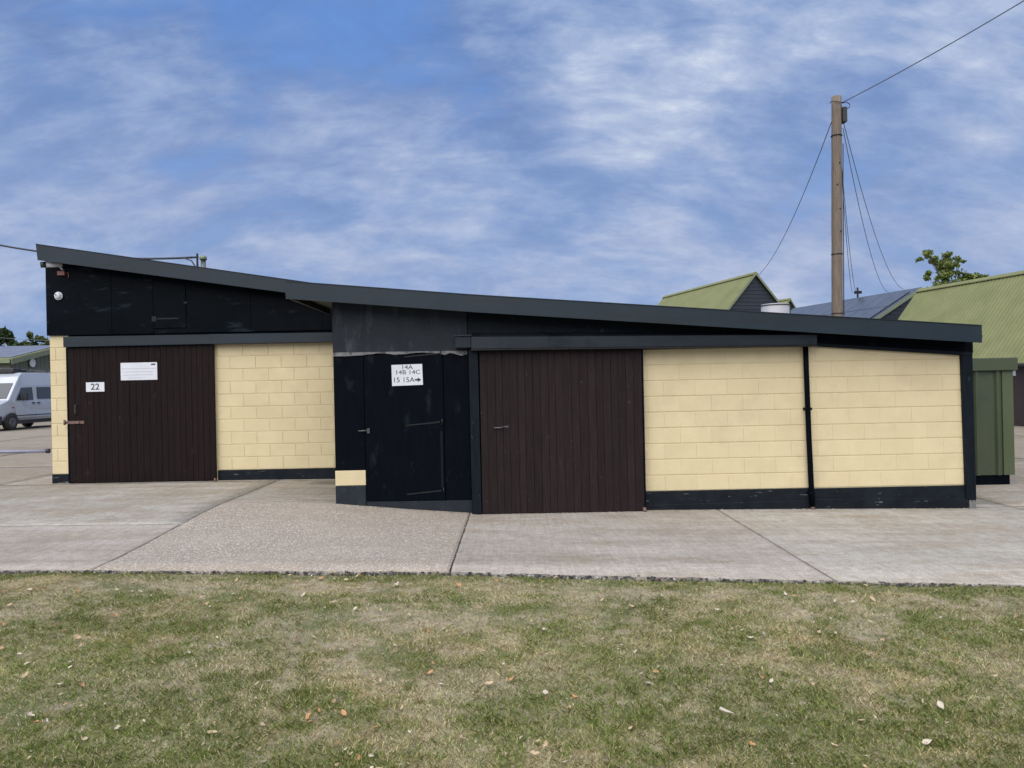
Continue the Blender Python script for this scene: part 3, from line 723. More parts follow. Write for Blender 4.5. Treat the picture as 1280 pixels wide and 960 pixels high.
# service wires from the pole
cable(pl_l, at(949, 343, 39.5), .55, .012, M['galv'], 'wire from the pole down to the green barn left of it')
cable(pl_r, at(1111, 365, 40), 1.1, .010, M['galv'], 'inner of the two long wires falling right of the pole')
cable(pl_r + Vector((.03, 0, .1)), at(1129, 361, 39.5), 1.0, .010, M['galv'], 'outermost wire falling to the solar roof right of the pole')
cable(pz(200) + Vector((.13, .05, 0)), at(1066, 366, 42.6), .9, .010, M['galv'], 'wire hanging closest along the right side of the pole')
cable(pz(205) + Vector((.15, .05, 0)), at(1071, 366, 42.6), .9, .010, M['galv'], 'wire from the pole to the bracket on the solar roof')
# white tank
tk = at(969, 386, 26); tr = .47
tn = empty('storage_tank', (tk.x, 26, 0)); tag(tn, 'white round tank top showing behind the low roof', 'tank')
zt = at(969, 380.5, 26).z
MB().tube([(tk.x, 26, -.2), (tk.x, 26, zt - .02), (tk.x, 26, zt), (tk.x, 26, zt + .02)], [tr, tr, tr * .97, tr * .6], 24).build('shell', pmat('tank_plastic', (.36, .37, .40), (.42, .43, .46), 3, .5), tn)
MB().tube([(tk.x, 26, zt - .06), (tk.x, 26, zt - .02)], tr + .015, 24).build('rim', M['steel'], tn)
MB().tube([(tk.x + tr + .03, 26, -.2), (tk.x + tr + .03, 26, zt - .1), (tk.x + tr - .03, 26, zt + .02)], .035, 8).build('pipe', M['plastic'], tn)

# ------------------------------------------------------------------ green clad store at the right end
YS = 12.85
sl_, sr_ = 6.66, at(1267, 520, YS).x
zb = at(1240, 594, YS).z; zh = at(1235, 463.5, YS).z; zt_ = at(1235, 447.5, YS).z
gs = empty('clad_store', (7.6, YS, -.1)); tag(gs, 'dark green metal clad store on a black base beside the workshop', 'shed')
MB().box(sl_, sr_ - .012, YS + .03, 16.2, zb, zt_ - .03).build('wall', M['gclad'], gs)
MB().box(sl_ - .05, sr_ + .05, YS - .07, 16.3, zh, zt_).build('header', M['gclad'], gs, .01)
def rib(x0, x1): return MB().prism([(x0, 0), (x1, 0), (x1 - .02, 1), (x0 + .02, 1)], 0, 1)
seams = [at(p, 520, YS).x for p in (1186, 1221, 1247)]
xs_ = [sl_] + seams + [at(1253, 520, YS).x, sr_]
for i in range(len(xs_) - 1):
    m_ = M['gclad_lit'] if i == len(xs_) - 2 else M['gclad']
    MB().box(xs_[i] + .002, xs_[i + 1] - .002, YS - .0 + (.012 if m_ is M['gclad'] else -.012), YS + .026, zb, zh - .004).build('cladding_panel', m_, gs, .004)
for x in seams:
    vs = [(x - .045, YS + .012, zb), (x - .022, YS - .028, zb), (x + .022, YS - .028, zb), (x + .045, YS + .012, zb)]
    vs += [(a, b, zh - .004) for a, b, _ in vs]
    MB().add(vs, [(0, 1, 5, 4), (1, 2, 6, 5), (2, 3, 7, 6), (0, 3, 2, 1), (4, 5, 6, 7), (3, 0, 4, 7)]).build('cladding_rib', M['gclad'], gs)
MB().box(sl_ + .02, sr_ - .06, YS + .04, 16, -.2, zb).build('base', M['black'], gs)
rv = MB()
for px in (1233, 1237):
    q = at(px, 589 if px == 1233 else 590, YS); rv.tube([(q.x, YS + .012, q.z), (q.x, YS + .004, q.z)], .012, 8)
rv.build('rivets', M['steel'], gs)

# ------------------------------------------------------------------ trees
def leaf_cloud(blobs, n, size, cols, name, m, parent, rng):
    tot = sum(b[3] * b[4] * b[5] for b in blobs); V = []; C = []
    pts = []; 
    for (x, y, z, rx, ry, rz_) in blobs:
        k = int(n * rx * ry * rz_ / tot)
        nc = max(6, k // 45)
        d = rng.normal(size=(nc, 3)); d /= np.linalg.norm(d, axis=1)[:, None]
        cc = d * (rng.random(nc)[:, None] ** .45) * .95
        idx = rng.integers(0, nc, k)
        p = cc[idx] + rng.normal(size=(k, 3)) * .13
        pts.append(p * np.array([rx, ry, rz_]) + np.array([x, y, z]))
    p = np.concatenate(pts); k = len(p)
    a = rng.normal(size=(k, 3)); a /= np.linalg.norm(a, axis=1)[:, None]
    b = np.cross(a, rng.normal(size=(k, 3))); b /= np.linalg.norm(b, axis=1)[:, None]
    s = size * (.6 + .8 * rng.random(k))[:, None]
    vs = np.stack([p - a * s, p + b * s * .55, p + a * s, p - b * s * .55], 1).reshape(-1, 3)
    me = bpy.data.meshes.new(name)
    me.vertices.add(4 * k); me.vertices.foreach_set('co', vs.ravel())
    me.loops.add(4 * k); me.loops.foreach_set('vertex_index', np.arange(4 * k, dtype=np.int32))
    me.polygons.add(k); me.polygons.foreach_set('loop_start', np.arange(0, 4 * k, 4, dtype=np.int32)); me.polygons.foreach_set('loop_total', np.full(k, 4, np.int32))
    at_ = me.color_attributes.new('tint', 'FLOAT_COLOR', 'POINT')
    c0, c1 = np.array(cols[0]), np.array(cols[1])
    t = rng.random(k)[:, None]; c = np.concatenate([c0 + (c1 - c0) * t, np.ones((k, 1))], 1)
    at_.data.foreach_set('color', np.repeat(c, 4, 0).ravel().astype(np.float32))
    me.update(); me.validate(); me.materials.append(m)
    o = link(bpy.data.objects.new(name, me)); adopt(o, parent); return o
def tint_mat(name, rough=.6, trans=.25):
    m = bpy.data.materials.new(name); m.use_nodes = True; t = NT(m.node_tree); b = t.n['Principled BSDF']
    a = t.new('ShaderNodeAttribute'); a.attribute_name = 'tint'
    t.link(a.outputs['Color'], b.inputs['Base Color']); b.inputs['Roughness'].default_value = rough; b.inputs['Specular IOR Level'].default_value = .3
    if trans:
        tr_ = t.new('ShaderNodeBsdfTranslucent'); t.link(a.outputs['Color'], tr_.inputs[0])
        mx = t.new('ShaderNodeMixShader'); mx.inputs[0].default_value = trans
        t.link(b.outputs[0], mx.inputs[1]); t.link(tr_.outputs[0], mx.inputs[2]); t.link(mx.outputs[0], t.n['Material Output'].inputs[0])
    return m
M['leaf'] = tint_mat('tree_leaves')
M['bark'] = pmat('bark', (.06, .05, .04), (.11, .09, .07), 8, .9, stretch=(4, 4, .5))
def tree(label, base, blobs, n, size, cols, seed):
    rng = np.random.default_rng(seed)
    t = empty('tree', base); tag(t, label, 'tree')
    tm = MB(); top = max(blobs, key=lambda b: b[2]); cx = np.mean([b[0] for b in blobs]); 
    fork = Vector((base[0] + (cx - base[0]) * .5, base[1], base[2] + (min(b[2] for b in blobs) - base[2]) * .7))
    bz = Vector(base); hgt = top[2] - bz.z
    tm.tube([bz, bz.lerp(fork, .5) + Vector((.1, 0, 0)), fork], [hgt * .024, hgt * .019, hgt * .013], 10)
    for b_ in blobs:
        e = Vector((b_[0], b_[1], b_[2] + b_[5] * .2)); mid = fork.lerp(e, .5) + Vector((rng.normal() * .2, rng.normal() * .2, .2))
        tm.tube([fork, mid, e], [hgt * .008, hgt * .004, hgt * .001], 6)
        for _ in range(4):
            s0 = mid.lerp(e, rng.random()); e2 = Vector((b_[0], b_[1], b_[2])) + Vector(rng.normal(size=3)) * .28 * b_[5]
            tm.tube([s0, e2], [hgt * .002, hgt * .0006], 5)
    tm.build('trunk', M['bark'], t)
    leaf_cloud(blobs, n, size, cols, 'crown', M['leaf'], t, rng)
def blob(px, py, Y, rx, rz_, ry=None):
    p = at(px, py, Y); s = Y / FPX
    return (p.x, p.y, p.z, rx * s, (ry or rx) * s, rz_ * s)
G1 = ((.09, .13, .03), (.23, .28, .08))
G2 = ((.035, .065, .028), (.085, .125, .045))
G3 = ((.05, .075, .02), (.11, .14, .045))
Yt = 58
c = at(1190, 350, Yt)
tree('leafy green tree top above the big green barn roof', (c.x, Yt, -.1),
     [blob(1160, 322, Yt, 13, 9), blob(1176, 322, Yt, 13, 10), blob(1188, 335, Yt, 20, 14), blob(1170, 349, Yt, 14, 11), blob(1206, 348, Yt, 18, 11), blob(1222, 350, Yt, 14, 8), blob(1197, 325, Yt, 10, 7), blob(1183, 322, Yt, 10, 8), blob(1200, 380, Yt, 48, 30)], 12000, .15, G1, 3)
Yt = 72
c = at(0, 420, Yt)
tree('tall dark green tree behind the buildings at the left edge', (c.x, Yt, .2),
     [blob(-6, 423, Yt, 16, 16), blob(9, 421, Yt, 10, 11), blob(-30, 418, Yt, 22, 22), blob(16, 430, Yt, 9, 9), blob(0, 450, Yt, 30, 18)], 9000, .22, G2, 4)
Yt = 76
c = at(46, 430, Yt)
tree('lighter bushy tree behind the solar roof, next to the workshop', (c.x, Yt, .2),
     [blob(26, 432, Yt, 10, 9), blob(36, 436, Yt, 12, 10), blob(46, 424, Yt, 10, 9), blob(60, 432, Yt, 11, 10), blob(76, 430, Yt, 12, 10), blob(45, 448, Yt, 30, 14)], 8000, .2, G3, 5)
cable(at(-120, 408, 60), at(120, 427, 60), .3, .02, M['galv'], 'faint distant wire over the trees at the left')

# ------------------------------------------------------------------ building behind the van
lb = empty('farm_building', (-30.2, 50, .2)); tag(lb, 'low olive boarded building with solar roof behind the van', 'building')
xr, zr_, ze_, yn, yr_, yfar = -30.0, 4.95, 3.95, 45.0, 50.0, 55.0
gpoly = [(yn, .0), (yfar, .0), (yfar, ze_), (yr_, zr_), (yn, ze_)]
vs = [(xr, y, z) for y, z in gpoly] + [(xr - 34, y, z) for y, z in gpoly]
MB().add(vs, [(0, 1, 2, 3, 4), (9, 8, 7, 6, 5), (0, 5, 6, 1), (1, 6, 7, 2), (4, 9, 5, 0)]).build('wall', M['olive'], lb)
bd = MB()
for i in range(24): bd.box(xr + .001, xr + .025, yn + .03 + i * .41, yn + .40 + i * .41, .3, min(ze_ + (zr_ - ze_) * (1 - abs(yn + .2 + i * .41 - yr_) / 5.0), 9) - .2)
bd.build('boarding', M['olive'], lb)
def slope_sheet(y0, z0, y1, z1, th, x0, x1, name, m, par):
    vs = [(x0, y0, z0), (x1, y0, z0), (x1, y1, z1), (x0, y1, z1)]; vs += [(a, b, c_ + th) for a, b, c_ in vs]
    return MB().add(vs, [(0, 3, 2, 1), (4, 5, 6, 7), (0, 1, 5, 4), (1, 2, 6, 5), (2, 3, 7, 6), (3, 0, 4, 7)]).build(name, m, par)
slope_sheet(yn - .4, ze_ - .10, yr_, zr_ - .02, .08, xr - 34, xr + .35, 'roof', M['groof'], lb)
slope_sheet(yr_, zr_ - .02, yfar + .4, ze_ - .10, .08, xr - 34, xr + .35, 'roof', M['groof'], lb)
slope_sheet(yn - .42, ze_ - .36, yr_, zr_ - .27, .30, xr + .352, xr + .39, 'verge_board', M['gtrim'], lb)
MB().box(xr - 34, xr + .3, yn - .5, yn - .42, ze_ - .28, ze_ - .02).build('eaves_board', M['gtrim'], lb)
sl2 = math.atan2(1.0, 5.0)
pm2 = MB().box(-.49, .49, -.80, .80, 0, .04).mesh('solar_panel', .004); pm2.materials.append(M['panel2'])
for i in range(3):
    for j in range(8):
        d = .95 + i * 1.63; y = yn + d * math.cos(sl2) - .2
        place('solar_panel', pm2, lb, (xr - .35 - j * 1.0, y, ze_ + (y - yn) * .2 + .07), (sl2, 0, 0))
c = at(52.5, 453, 46.5); rl = empty('wall_light', (xr + .03, c.y, c.z)); tag(rl, 'round pale lamp on the olive gable behind the van', 'light')
MB().tube([(xr + .02, 46.9, c.z), (xr + .16, 46.9, c.z)], .26, 18).build('lens', M['lamp'], rl)
MB().tube([(xr + .02, 46.9, c.z), (xr + .10, 46.9, c.z)], .29, 18).build('rim', M['steel'], rl)

# ------------------------------------------------------------------ van
VA = R(268)                                # heading of the van: to the left and towards the camera
fw = at(15.5, 528, 33.0)
def build_van():
    v = empty('van', (0, 0, 0)); tag(v, 'silver high-roofed van parked beyond the left end of the workshop', 'van')
    # local: x forward, y left, z up; origin on the ground between the axles
    prof = [(2.62, .42), (2.68, .62), (2.66, .95), (2.50, 1.10), (1.92, 1.32), (1.30, 2.12), (1.08, 2.38), (.75, 2.56), (-2.60, 2.60), (-2.78, 2.45), (-2.82, 1.2), (-2.80, .42)]
    def halfw(z, x):
        wv = .96 if z < 1.15 else .96 - (z - 1.15) * .10
        if x > 1.9: wv -= (x - 1.9) * .22
        if z > 2.4: wv -= (z - 2.4) * .5
        return wv
    n = len(prof); vs = []
    for s_ in (1, -1): vs += [(x, s_ * halfw(z, x), z) for x, z in prof]
    # split the sides into a fan from an inner polygon so they keep their tumblehome
    fs = [(i, (i + 1) % n, (i + 1) % n + n, i + n) for i in range(n)]
    cl = [(1.6, .9), (-2.2, .9), (-2.2, 1.2), (1.3, 1.2)]
    for s_, o in ((1, 0), (-1, n)):
        b = len(vs); vs += [(x, s_ * halfw(z, x), z) for x, z in cl]
        q = [b, b + 1, b + 2, b + 3]
        loops = [(o + 11, o + 0, q[0], q[1]), (o + 0, o + 1, q[0]), (o + 1, o + 2, q[0]), (o + 2, o + 3, q[0]), (o + 3, o + 4, q[3], q[0]), (o + 4, o + 5, q[3]), (o + 5, o + 6, q[3]),
                 (o + 6, o + 7, q[3]), (o + 7, o + 8, q[2], q[3]), (o + 8, o + 9, q[2]), (o + 9, o + 10, q[2]), (o + 10, o + 11, q[1], q[2]), (q[0], q[3], q[2], q[1])]
        fs += loops
    bm_ = MB().add(vs, fs, True)
    body = bm_.build('body', M['vanpaint'], v, .05, False, 2)
    def side_pane(poly, s_, name, m, off=.008, par=v):
        vs_ = [(x, s_ * (halfw(z, x) + off), z) for x, z in poly] + [(x, s_ * (halfw(z, x) - .03), z) for x, z in poly]
        k = len(poly)
        return MB().add(vs_, [tuple(range(k)), tuple(range(2 * k - 1, k - 1, -1))] + [(i, (i + 1) % k, (i + 1) % k + k, i + k) for i in range(k)]).build(name, m, par, 0, False)
    for s_ in (1, -1):
        dpoly = [(1.42, .55), (1.62, 1.25), (1.12, 1.95), (.20, 1.98), (.20, .55)]
        dd = side_pane(dpoly, s_, 'door', M['vanpaint'], .010)
        side_pane([(1.45, 1.32), (1.05, 1.87), (.32, 1.90), (.32, 1.32)], s_, 'window', M['glass'], .017, dd)
        side_pane([(.42, 1.15), (.42, 1.21), (.26, 1.21), (.26, 1.15)], s_, 'handle', M['plastic'], .04, dd)
        d3 = side_pane([(.17, .55), (.17, 1.98), (-1.15, 1.98), (-1.15, .55)], s_, 'door', M['vanpaint'], .010)
        side_pane([(.02, 1.36), (.02, 1.90), (-1.0, 1.90), (-1.0, 1.36)], s_, 'window', M['glass'], .017, d3)
        side_pane([(.06, 1.15), (.06, 1.21), (-.10, 1.21), (-.10, 1.15)], s_, 'handle', M['plastic'], .04, d3)
        side_pane([(-1.30, 1.36), (-1.30, 1.90), (-2.6, 1.90), (-2.6, 1.36)], s_, 'window', M['glass'], .012)
        side_pane([(1.60, .62), (1.60, .66), (-2.7, .66), (-2.7, .62)], s_, 'rubbing_strip', M['plastic'], .025)
        side_pane([(1.72, .98), (1.72, 1.04), (1.58, 1.04), (1.58, .98)], s_, 'indicator', M['pinkbox'], .012)
        mr = MB().box(1.02, 1.16, s_ * 1.12 - .09, s_ * 1.12 + .09, 1.30, 1.62).tube([(1.15, s_ * .95, 1.36), (1.10, s_ * 1.06, 1.38)], .03, 6).build('mirror', M['plastic'], v, 0, False)
        hl = MB().add([(2.66, s_ * .50, .72), (2.62, s_ * .80, .74), (2.48, s_ * .86, 1.02), (2.56, s_ * .52, .98), (2.5, s_ * .5, .72), (2.4, s_ * .78, .74), (2.3, s_ * .8, 1.02), (2.4, s_ * .52, .98)],
                      [(0, 1, 2, 3), (7, 6, 5, 4), (0, 4, 5, 1), (1, 5, 6, 2), (2, 6, 7, 3), (3, 7, 4, 0)]).build('headlight', M['lamp'], v, 0, False)
        for x in (1.72, -1.82):
            wl = MB().tube([(x, s_ * .70, .34), (x, s_ * .73, .34), (x, s_ * .93, .34), (x, s_ * .965, .34)], [.31, .345, .345, .31], 24).build('wheel', M['tyre'], v, 0, False)
            MB().tube([(x, s_ * .960, .34), (x, s_ * .985, .34), (x, s_ * .975, .34)], [.235, .20, .06], 20).build('rim', M['steel'], wl, 0, False)
            # arch: dark liner ring round the wheel
            arc = [(x + .43 * math.cos(a), .34 + .43 * math.sin(a)) for a in np.linspace(0, math.pi, 13)]
            side_pane(arc, s_, 'wheel_arch', M['plastic'], .006)
    # windscreen, bumper, grille
    vs_ = []
    for off in (.012, -.04):
        for x, y, z in ((1.86, .80, 1.40), (1.86, -.80, 1.40), (1.34, -.74, 2.08), (1.34, .74, 2.08)): vs_.append((x + off, y, z + off * .8))
    MB().add(vs_, [(0, 1, 2, 3), (7, 6, 5, 4), (0, 4, 5, 1), (1, 5, 6, 2), (2, 6, 7, 3), (3, 7, 4, 0)]).build('windscreen', M['glass'], v, 0, False)
    MB().prism([(2.30, .30), (2.74, .32), (2.76, .62), (2.62, .66), (2.25, .64)], -.90, .90).build('bumper', M['plastic'], v, .02, False)
    MB().prism([(2.66, .72), (2.70, .72), (2.62, 1.0), (2.56, 1.0)], -.45, .45).build('grille', M['plastic'], v, 0, False)
    MB().box(-2.7, 2.3, -.80, .80, .26, .45).build('underbody', M['plastic'], v, 0, False)
    rk = MB()
    for x in (.3, -1.0, -2.2): rk.box(x - .03, x + .03, -.72, .72, 2.68, 2.72)
    for s_ in (-1, 1): rk.tube([(.7, s_ * .7, 2.70), (-2.5, s_ * .7, 2.70)], .022, 6)
    for x in (.3, -1.0, -2.2):
        for s_ in (-1, 1): rk.box(x - .025, x + .025, s_ * .7 - .025, s_ * .7 + .025, 2.55, 2.70)
    rk.build('roof_rack', M['steel'], v, 0, False)
    MB().box(-.1, .9, -.5, .45, 2.56, 2.76).build('roof_box', M['plastic'], v, .03, False)
    return v
van = build_van()
hx, hy = math.cos(VA), math.sin(VA)
# put the near front wheel (local 1.72, +.95) where the photograph shows it
van.rotation_euler = (0, 0, VA)
van.location = (fw.x - (1.72 * hx - .95 * hy), 33.0 - (1.72 * hy + .95 * hx), zgf(-22, 33))
for sm in [van]: pass

# pale bar lying on the yard
a, b = at(-60, 566, 20.2), at(61, 565, 20.0)
za = zgf(-13, 20)
bar = empty('barrier_bar', (a.x, a.y, za)); tag(bar, 'long pale blue bar lying on the concrete in front of the van', 'bar')
MB().tube([(a.x, a.y, za + .055), (b.x, b.y, za + .055)], .036, 10).build('tube', M['bluepipe'], bar)
MB().tube([(b.x - .06, b.y, za + .06), (b.x + .02, b.y, za + .06)], .058, 10).build('end_cap', M['plastic'], bar)

# ------------------------------------------------------------------ lawn
def lawn_z(x, y): return zg(x, y) - .028 + .018 * (vnoise(x, y, 5, 2.2) - .5) + .02 * (vnoise(x, y, 6, .8) - .5)
xs = np.linspace(-7.5, 7.5, 121); ts = np.linspace(0, 1, 41)
vs = []; fs = []
for t in ts:
    for x in xs:
        y = 1.2 + (edge_y(x) - .045 - 1.2) * t
        vs.append((x, y, float(lawn_z(x, y))))
nx = len(xs)
for j in range(len(ts) - 1):
    for i in range(nx - 1): fs.append((j * nx + i, j * nx + i + 1, (j + 1) * nx + i + 1, (j + 1) * nx + i))
me = bpy.data.meshes.new('lawn_soil'); me.from_pydata(vs, [], fs)
for p in me.polygons: p.use_smooth = True
M['soil'] = pmat('lawn_soil', (.21, .175, .115), (.36, .31, .215), 14, .95, bump=.8, bscale=70, c3=(.12, .13, .055), s3=3, t3=(.45, .6))
me.materials.append(M['soil'])
tag(link(bpy.data.objects.new('lawn_soil', me)), kind='structure')

def green_amount(x, y):
    g = .33 * vnoise(x, y, 21, .8) + .37 * vnoise(x, y, 22, 2.9) + .30 * vnoise(x, y, 23, 8.0)
    e = edge_y(x) - y
    g = g + .32 * np.exp(-(e / .20) ** 2)                        # lush fringe beside the concrete
    g = g - .26 * np.exp(-((e - .46) / .20) ** 2)                # worn strip behind it
    g = g + .05 * np.clip(x / 2.5, -1, 1)
    return np.clip((g - .355) / .20, 0, 1)

def scatter(n, pw=1.4, ymin=2.9):
    out_x = []; out_y = []; got = 0
    while got < n:
        y = (RNG.random(n * 2) * (7.5 ** (2 - pw) - ymin ** (2 - pw)) + ymin ** (2 - pw)) ** (1 / (2 - pw))
        hw = .70 * y + .9
        x = (RNG.random(n * 2) * 2 - 1) * hw
        k = (y < edge_y(x) - .035 + .02 * np.sin(x * 7) + .02 * np.sin(x * 17 + 1))
        out_x.append(x[k]); out_y.append(y[k]); got += k.sum()
    return np.concatenate(out_x)[:n], np.concatenate(out_y)[:n]

def blades(name, n, lmin, lmax, wmin, wmax, lie, dry, m, label, seed, keep=None):
    x, y = scatter(n)
    g = green_amount(x, y)
    r = RNG.random(n)
    if dry: k = r < (.30 + .70 * (1 - g))
    else: k = r < (.10 + .90 * g)
    bare = .5 * vnoise(x, y, 61, 1.1) + .3 * vnoise(x, y, 62, 4.0) + .2 * vnoise(x, y, 63, 11.0) + .16 * np.exp(-((edge_y(x) - y - .46) / .18) ** 2)
    k &= RNG.random(n) > np.clip((bare - .60) / .22, 0, .6)
    x, y, g = x[k], y[k], g[k]; n = len(x)
    clump = vnoise(x, y, 40, 14.0)
    L = (lmin + (lmax - lmin) * RNG.random(n) ** 1.5) * (.55 + .9 * clump)
    W = wmin + (wmax - wmin) * RNG.random(n)
    az = RNG.random(n) * 2 * np.pi
    tilt = np.clip(RNG.normal(lie, .28, n), .02, 1.5)
    dx, dy, dz = np.cos(az) * np.sin(tilt), np.sin(az) * np.sin(tilt), np.cos(tilt)
    z = lawn_z(x, y) - .002
    sa = az + np.pi / 2 + RNG.normal(0, .5, n)
    sx, sy = np.cos(sa) * W / 2, np.sin(sa) * W / 2
    bend = .35 * L
    b0 = np.stack([x - sx, y - sy, z], 1); b1 = np.stack([x + sx, y + sy, z], 1)
    m0 = np.stack([x + dx * L * .55 - sx * .8, y + dy * L * .55 - sy * .8, z + dz * L * .58], 1)
    m1 = np.stack([x + dx * L * .55 + sx * .8, y + dy * L * .55 + sy * .8, z + dz * L * .58], 1)
    tp = np.stack([x + dx * L + np.cos(az) * bend * .4, y + dy * L + np.sin(az) * bend * .4, z + dz * L * .92], 1)
    v = np.stack([b0, b1, m1, tp, m0], 1).reshape(-1, 3)
    base = np.arange(n) * 5
    me = bpy.data.meshes.new(name)
    me.vertices.add(5 * n); me.vertices.foreach_set('co', v.ravel())
    li = (base[:, None] + np.array([0, 1, 2, 3, 4])[None]).ravel().astype(np.int32)
    me.loops.add(5 * n); me.loops.foreach_set('vertex_index', li)
    me.polygons.add(n); me.polygons.foreach_set('loop_start', (np.arange(n) * 5).astype(np.int32)); me.polygons.foreach_set('loop_total', np.full(n, 5, np.int32))
    if dry:
        A = np.array([.49, .425, .275]); B = np.array([.74, .67, .50]); Cc = np.array([.40, .33, .18])
    else:
        A = np.array([.12, .19, .026]); B = np.array([.26, .34, .065]); Cc = np.array([.40, .39, .155])
    t = RNG.random(n)[:, None]; q = (RNG.random(n) < .3)[:, None]
    c = A + (B - A) * t; c = np.where(q, Cc, c)
    if not dry: c = c * (1.0 - .18 * (g[:, None] - .5)) * (.85 + .3 * vnoise(x, y, 44, 1.6)[:, None])
    c = c * (.7 + .6 * RNG.random(n))[:, None]
    if dry: c = c * (.8 + .4 * vnoise(x, y, 45, 3.0)[:, None]) * np.stack([np.ones(n), .95 + .06 * vnoise(x, y, 46, 1.2), .70 + .26 * vnoise(x, y, 46, 1.2)], 1)
    col = np.concatenate([c, np.ones((n, 1))], 1)
    a_ = me.color_attributes.new('tint', 'FLOAT_COLOR', 'POINT'); a_.data.foreach_set('color', np.repeat(col, 5, 0).ravel().astype(np.float32))
    me.update(); me.validate(); me.materials.append(m)
    o = link(bpy.data.objects.new(name, me)); tag(o, label, 'grass', kind='stuff'); return o
M['grass'] = tint_mat('grass_blades', .55, .3)
M['straw'] = tint_mat('straw_blades', .7, .2)
blades('grass', 500000, .013, .044, .0018, .0036, .78, False, M['grass'], 'short green grass of the patchy lawn', 1)
blades('dry_grass', 560000, .011, .043, .0014, .0030, 1.0, True, M['straw'], 'dry straw coloured grass of the patchy lawn', 2)

fd = MB()
def chip(mb_, x, y, z, s_):
    a0 = random.random() * 6.3
    pts = [(x + s_ * random.uniform(.6, 1.3) * math.cos(a0 + k * 1.257), y + s_ * random.uniform(.5, 1.0) * math.sin(a0 + k * 1.257), z) for k in range(5)]
    mb_.add(pts + [(x + (p[0] - x) * .6, y + (p[1] - y) * .6, z + s_ * .7) for p in pts], [(4, 3, 2, 1, 0), (5, 6, 7, 8, 9)] + [(k, (k + 1) % 5, (k + 1) % 5 + 5, k + 5) for k in range(5)])
for x0, x1, y0, n_ in ((1.85, 6.5, YR - .04, 330), (-2.5, -.6, YR - .06, 150), (-.45, 1.85, YR - .1, 90), (-5.2, -2.6, YL - .02, 130), (-8.1, -5.2, YL - .03, 90)):
    for i in range(n_):
        x = random.uniform(x0, x1); y = y0 - abs(random.gauss(0, .035)); chip(fd, x, y, zgf(x, y) - .002, random.choice((.004, .005, .007, .009, .014)))
M['debris'] = pmat('earth_and_grit', (.10, .075, .05), (.24, .20, .15), 30, .95, c3=(.5, .47, .42), s3=23, t3=(.6, .63))
tag(fd.build('wall_foot_grit', M['debris']), 'grit and dry earth gathered along the foot of the walls', 'grit', kind='stuff')
# broken tar and stones along the slab edge
rub = MB()
for i in range(1500):
    x = random.uniform(-6.2, 6.2); y = float(edge_y(x)) - random.uniform(-.002, .05)
    s_ = random.uniform(.005, .017); z = zgf(x, y) - .035 + random.uniform(0, .03)
    pts = []
    a0 = random.random() * 6.3
    for k in range(5): pts.append((x + s_ * 1.3 * random.uniform(.7, 1.2) * math.cos(a0 + k * 1.257), y + s_ * .8 * random.uniform(.7, 1.2) * math.sin(a0 + k * 1.257), z))
    pts2 = [(x + (p[0] - x) * .7, y + (p[1] - y) * .7, z + s_ * .9) for p in pts]
    rub.add(pts + pts2, [(4, 3, 2, 1, 0), (5, 6, 7, 8, 9)] + [(k, (k + 1) % 5, (k + 1) % 5 + 5, k + 5) for k in range(5)])
M['rubble'] = pmat('tar_and_stone', (.02, .02, .021), (.10, .095, .09), 26, .8, lo=.42, hi=.58, c3=(.38, .37, .36), s3=17, t3=(.56, .60))
tag(rub.build('edge_rubble', M['rubble']), 'crumbled tar and stones between concrete and lawn', 'rubble', kind='stuff')

# ------------------------------------------------------------------ fallen leaves
def leaf_mesh(seed, curl, lobes):
    r = random.Random(seed); L = 1.0
    ctr = [(-.5 + i / 5.0) for i in range(6)]; vs = []; 
    for i, t in enumerate(ctr):
        wv = .30 * math.sin(math.pi * (i + .15) / 5.3) ** .8 * r.uniform(.8, 1.2)
        if lobes and i % 2 == 0: wv *= .55
        z = curl * (t * t) * 1.4
        vs += [(t, -wv, z + curl * wv * r.uniform(.4, 1.6)), (t, 0, z), (t, wv, z + curl * wv * r.uniform(.4, 1.6))]
    fs = []
    for i in range(5):
        for k in (0, 1): fs.append((i * 3 + k, i * 3 + k + 1, i * 3 + k + 4, i * 3 + k + 3))
    vs += [(.5, -.012, curl * .35), (.5, .012, curl * .35), (.72, .03, curl * .2)]; fs.append((18, 19, 20))
    me = bpy.data.meshes.new('fallen_leaf'); me.from_pydata(vs, [], fs); return me
kinds = [('pale tan dry leaf lying in the grass', pmat('tan_leaf', (.38, .28, .165), (.50, .39, .25), 40, .7)),
         ('orange brown dry leaf lying in the grass', pmat('orange_leaf', (.36, .18, .075), (.46, .26, .12), 40, .7)),
         ('bleached cream leaf lying in the grass', pmat('bleached_leaf', (.46, .40, .31), (.56, .50, .41), 40, .7)),
         ('dark brown withered leaf lying in the grass', pmat('brown_leaf', (.15, .08, .045), (.22, .13, .08), 40, .7))]
lms = []
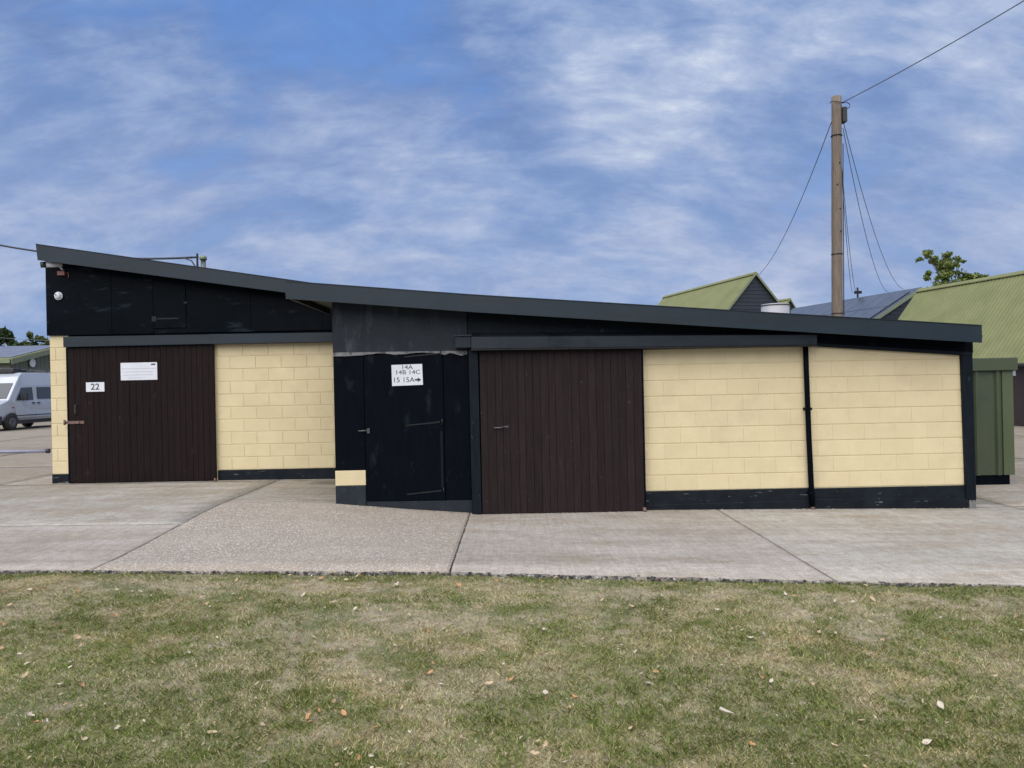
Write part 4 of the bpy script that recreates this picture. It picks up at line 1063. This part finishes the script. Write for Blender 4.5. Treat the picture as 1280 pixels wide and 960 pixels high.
for ki, (lab, m_) in enumerate(kinds):
    row = []
    for s_ in range(3):
        me = leaf_mesh(ki * 10 + s_, (.25, .6, .9)[s_], s_ == 1); me.materials.append(m_); row.append(me)
    lms.append(row)
lx, ly = scatter(380, 1.0, 3.2)
keepn = 0
for x, y in zip(lx, ly):
    if abs(x) > .70 * y + .2: continue
    if x > .5 and random.random() < .5: continue
    ki = random.choices(range(4), (.42, .26, .24, .08))[0]
    o = link(bpy.data.objects.new('fallen_leaf', random.choice(lms[ki])))
    s_ = random.uniform(.026, .046) if random.random() < .75 else random.uniform(.042, .066); o.scale = (s_, s_, s_)
    o.location = (x, y, float(lawn_z(x, y)) + random.uniform(.014, .03))
    o.rotation_euler = (random.uniform(-.6, .6), random.uniform(-.6, .6), random.uniform(0, 6.3))
    tag(o, kinds[ki][0], 'leaf', 'dry leaves scattered over the lawn'); keepn += 1
# small bleached bits between the blades
bx_, by_ = scatter(450, 1.0, 3.1)
lt = MB()
for x, y in zip(bx_, by_):
    a = random.random() * 6.3; l = random.uniform(.006, .017); k = l * random.uniform(.3, .6); z = float(lawn_z(x, y)) + random.uniform(.008, .024)
    ca, sa = math.cos(a), math.sin(a); t1, t2 = random.uniform(-.5, .5) * l, random.uniform(-.5, .5) * l
    lt.add([(x - ca * l, y - sa * l, z + t1), (x + sa * k, y - ca * k, z + t2), (x + ca * l, y + sa * l, z - t1), (x - sa * k, y + ca * k, z)], [(0, 1, 2), (0, 2, 3)])
tag(lt.build('leaf_litter', pmat('litter_flecks', (.34, .24, .13), (.58, .51, .41), 9, .7, lo=.4, hi=.6)), 'tiny bleached flecks of leaf litter all over the lawn', 'litter', kind='stuff')
q = at(908, 893, 4.1)
zz = float(lawn_z(q.x, 4.1)) + .03
sp = MB().tube([(q.x - .03, 4.12, zz + .012), (q.x, 4.1, zz + .004), (q.x + .035, 4.08, zz)], [.010, .008, .002], 7).build('scrap', kinds[2][1])
tag(sp, 'small crumpled pale scrap on the right half of the lawn', 'litter')
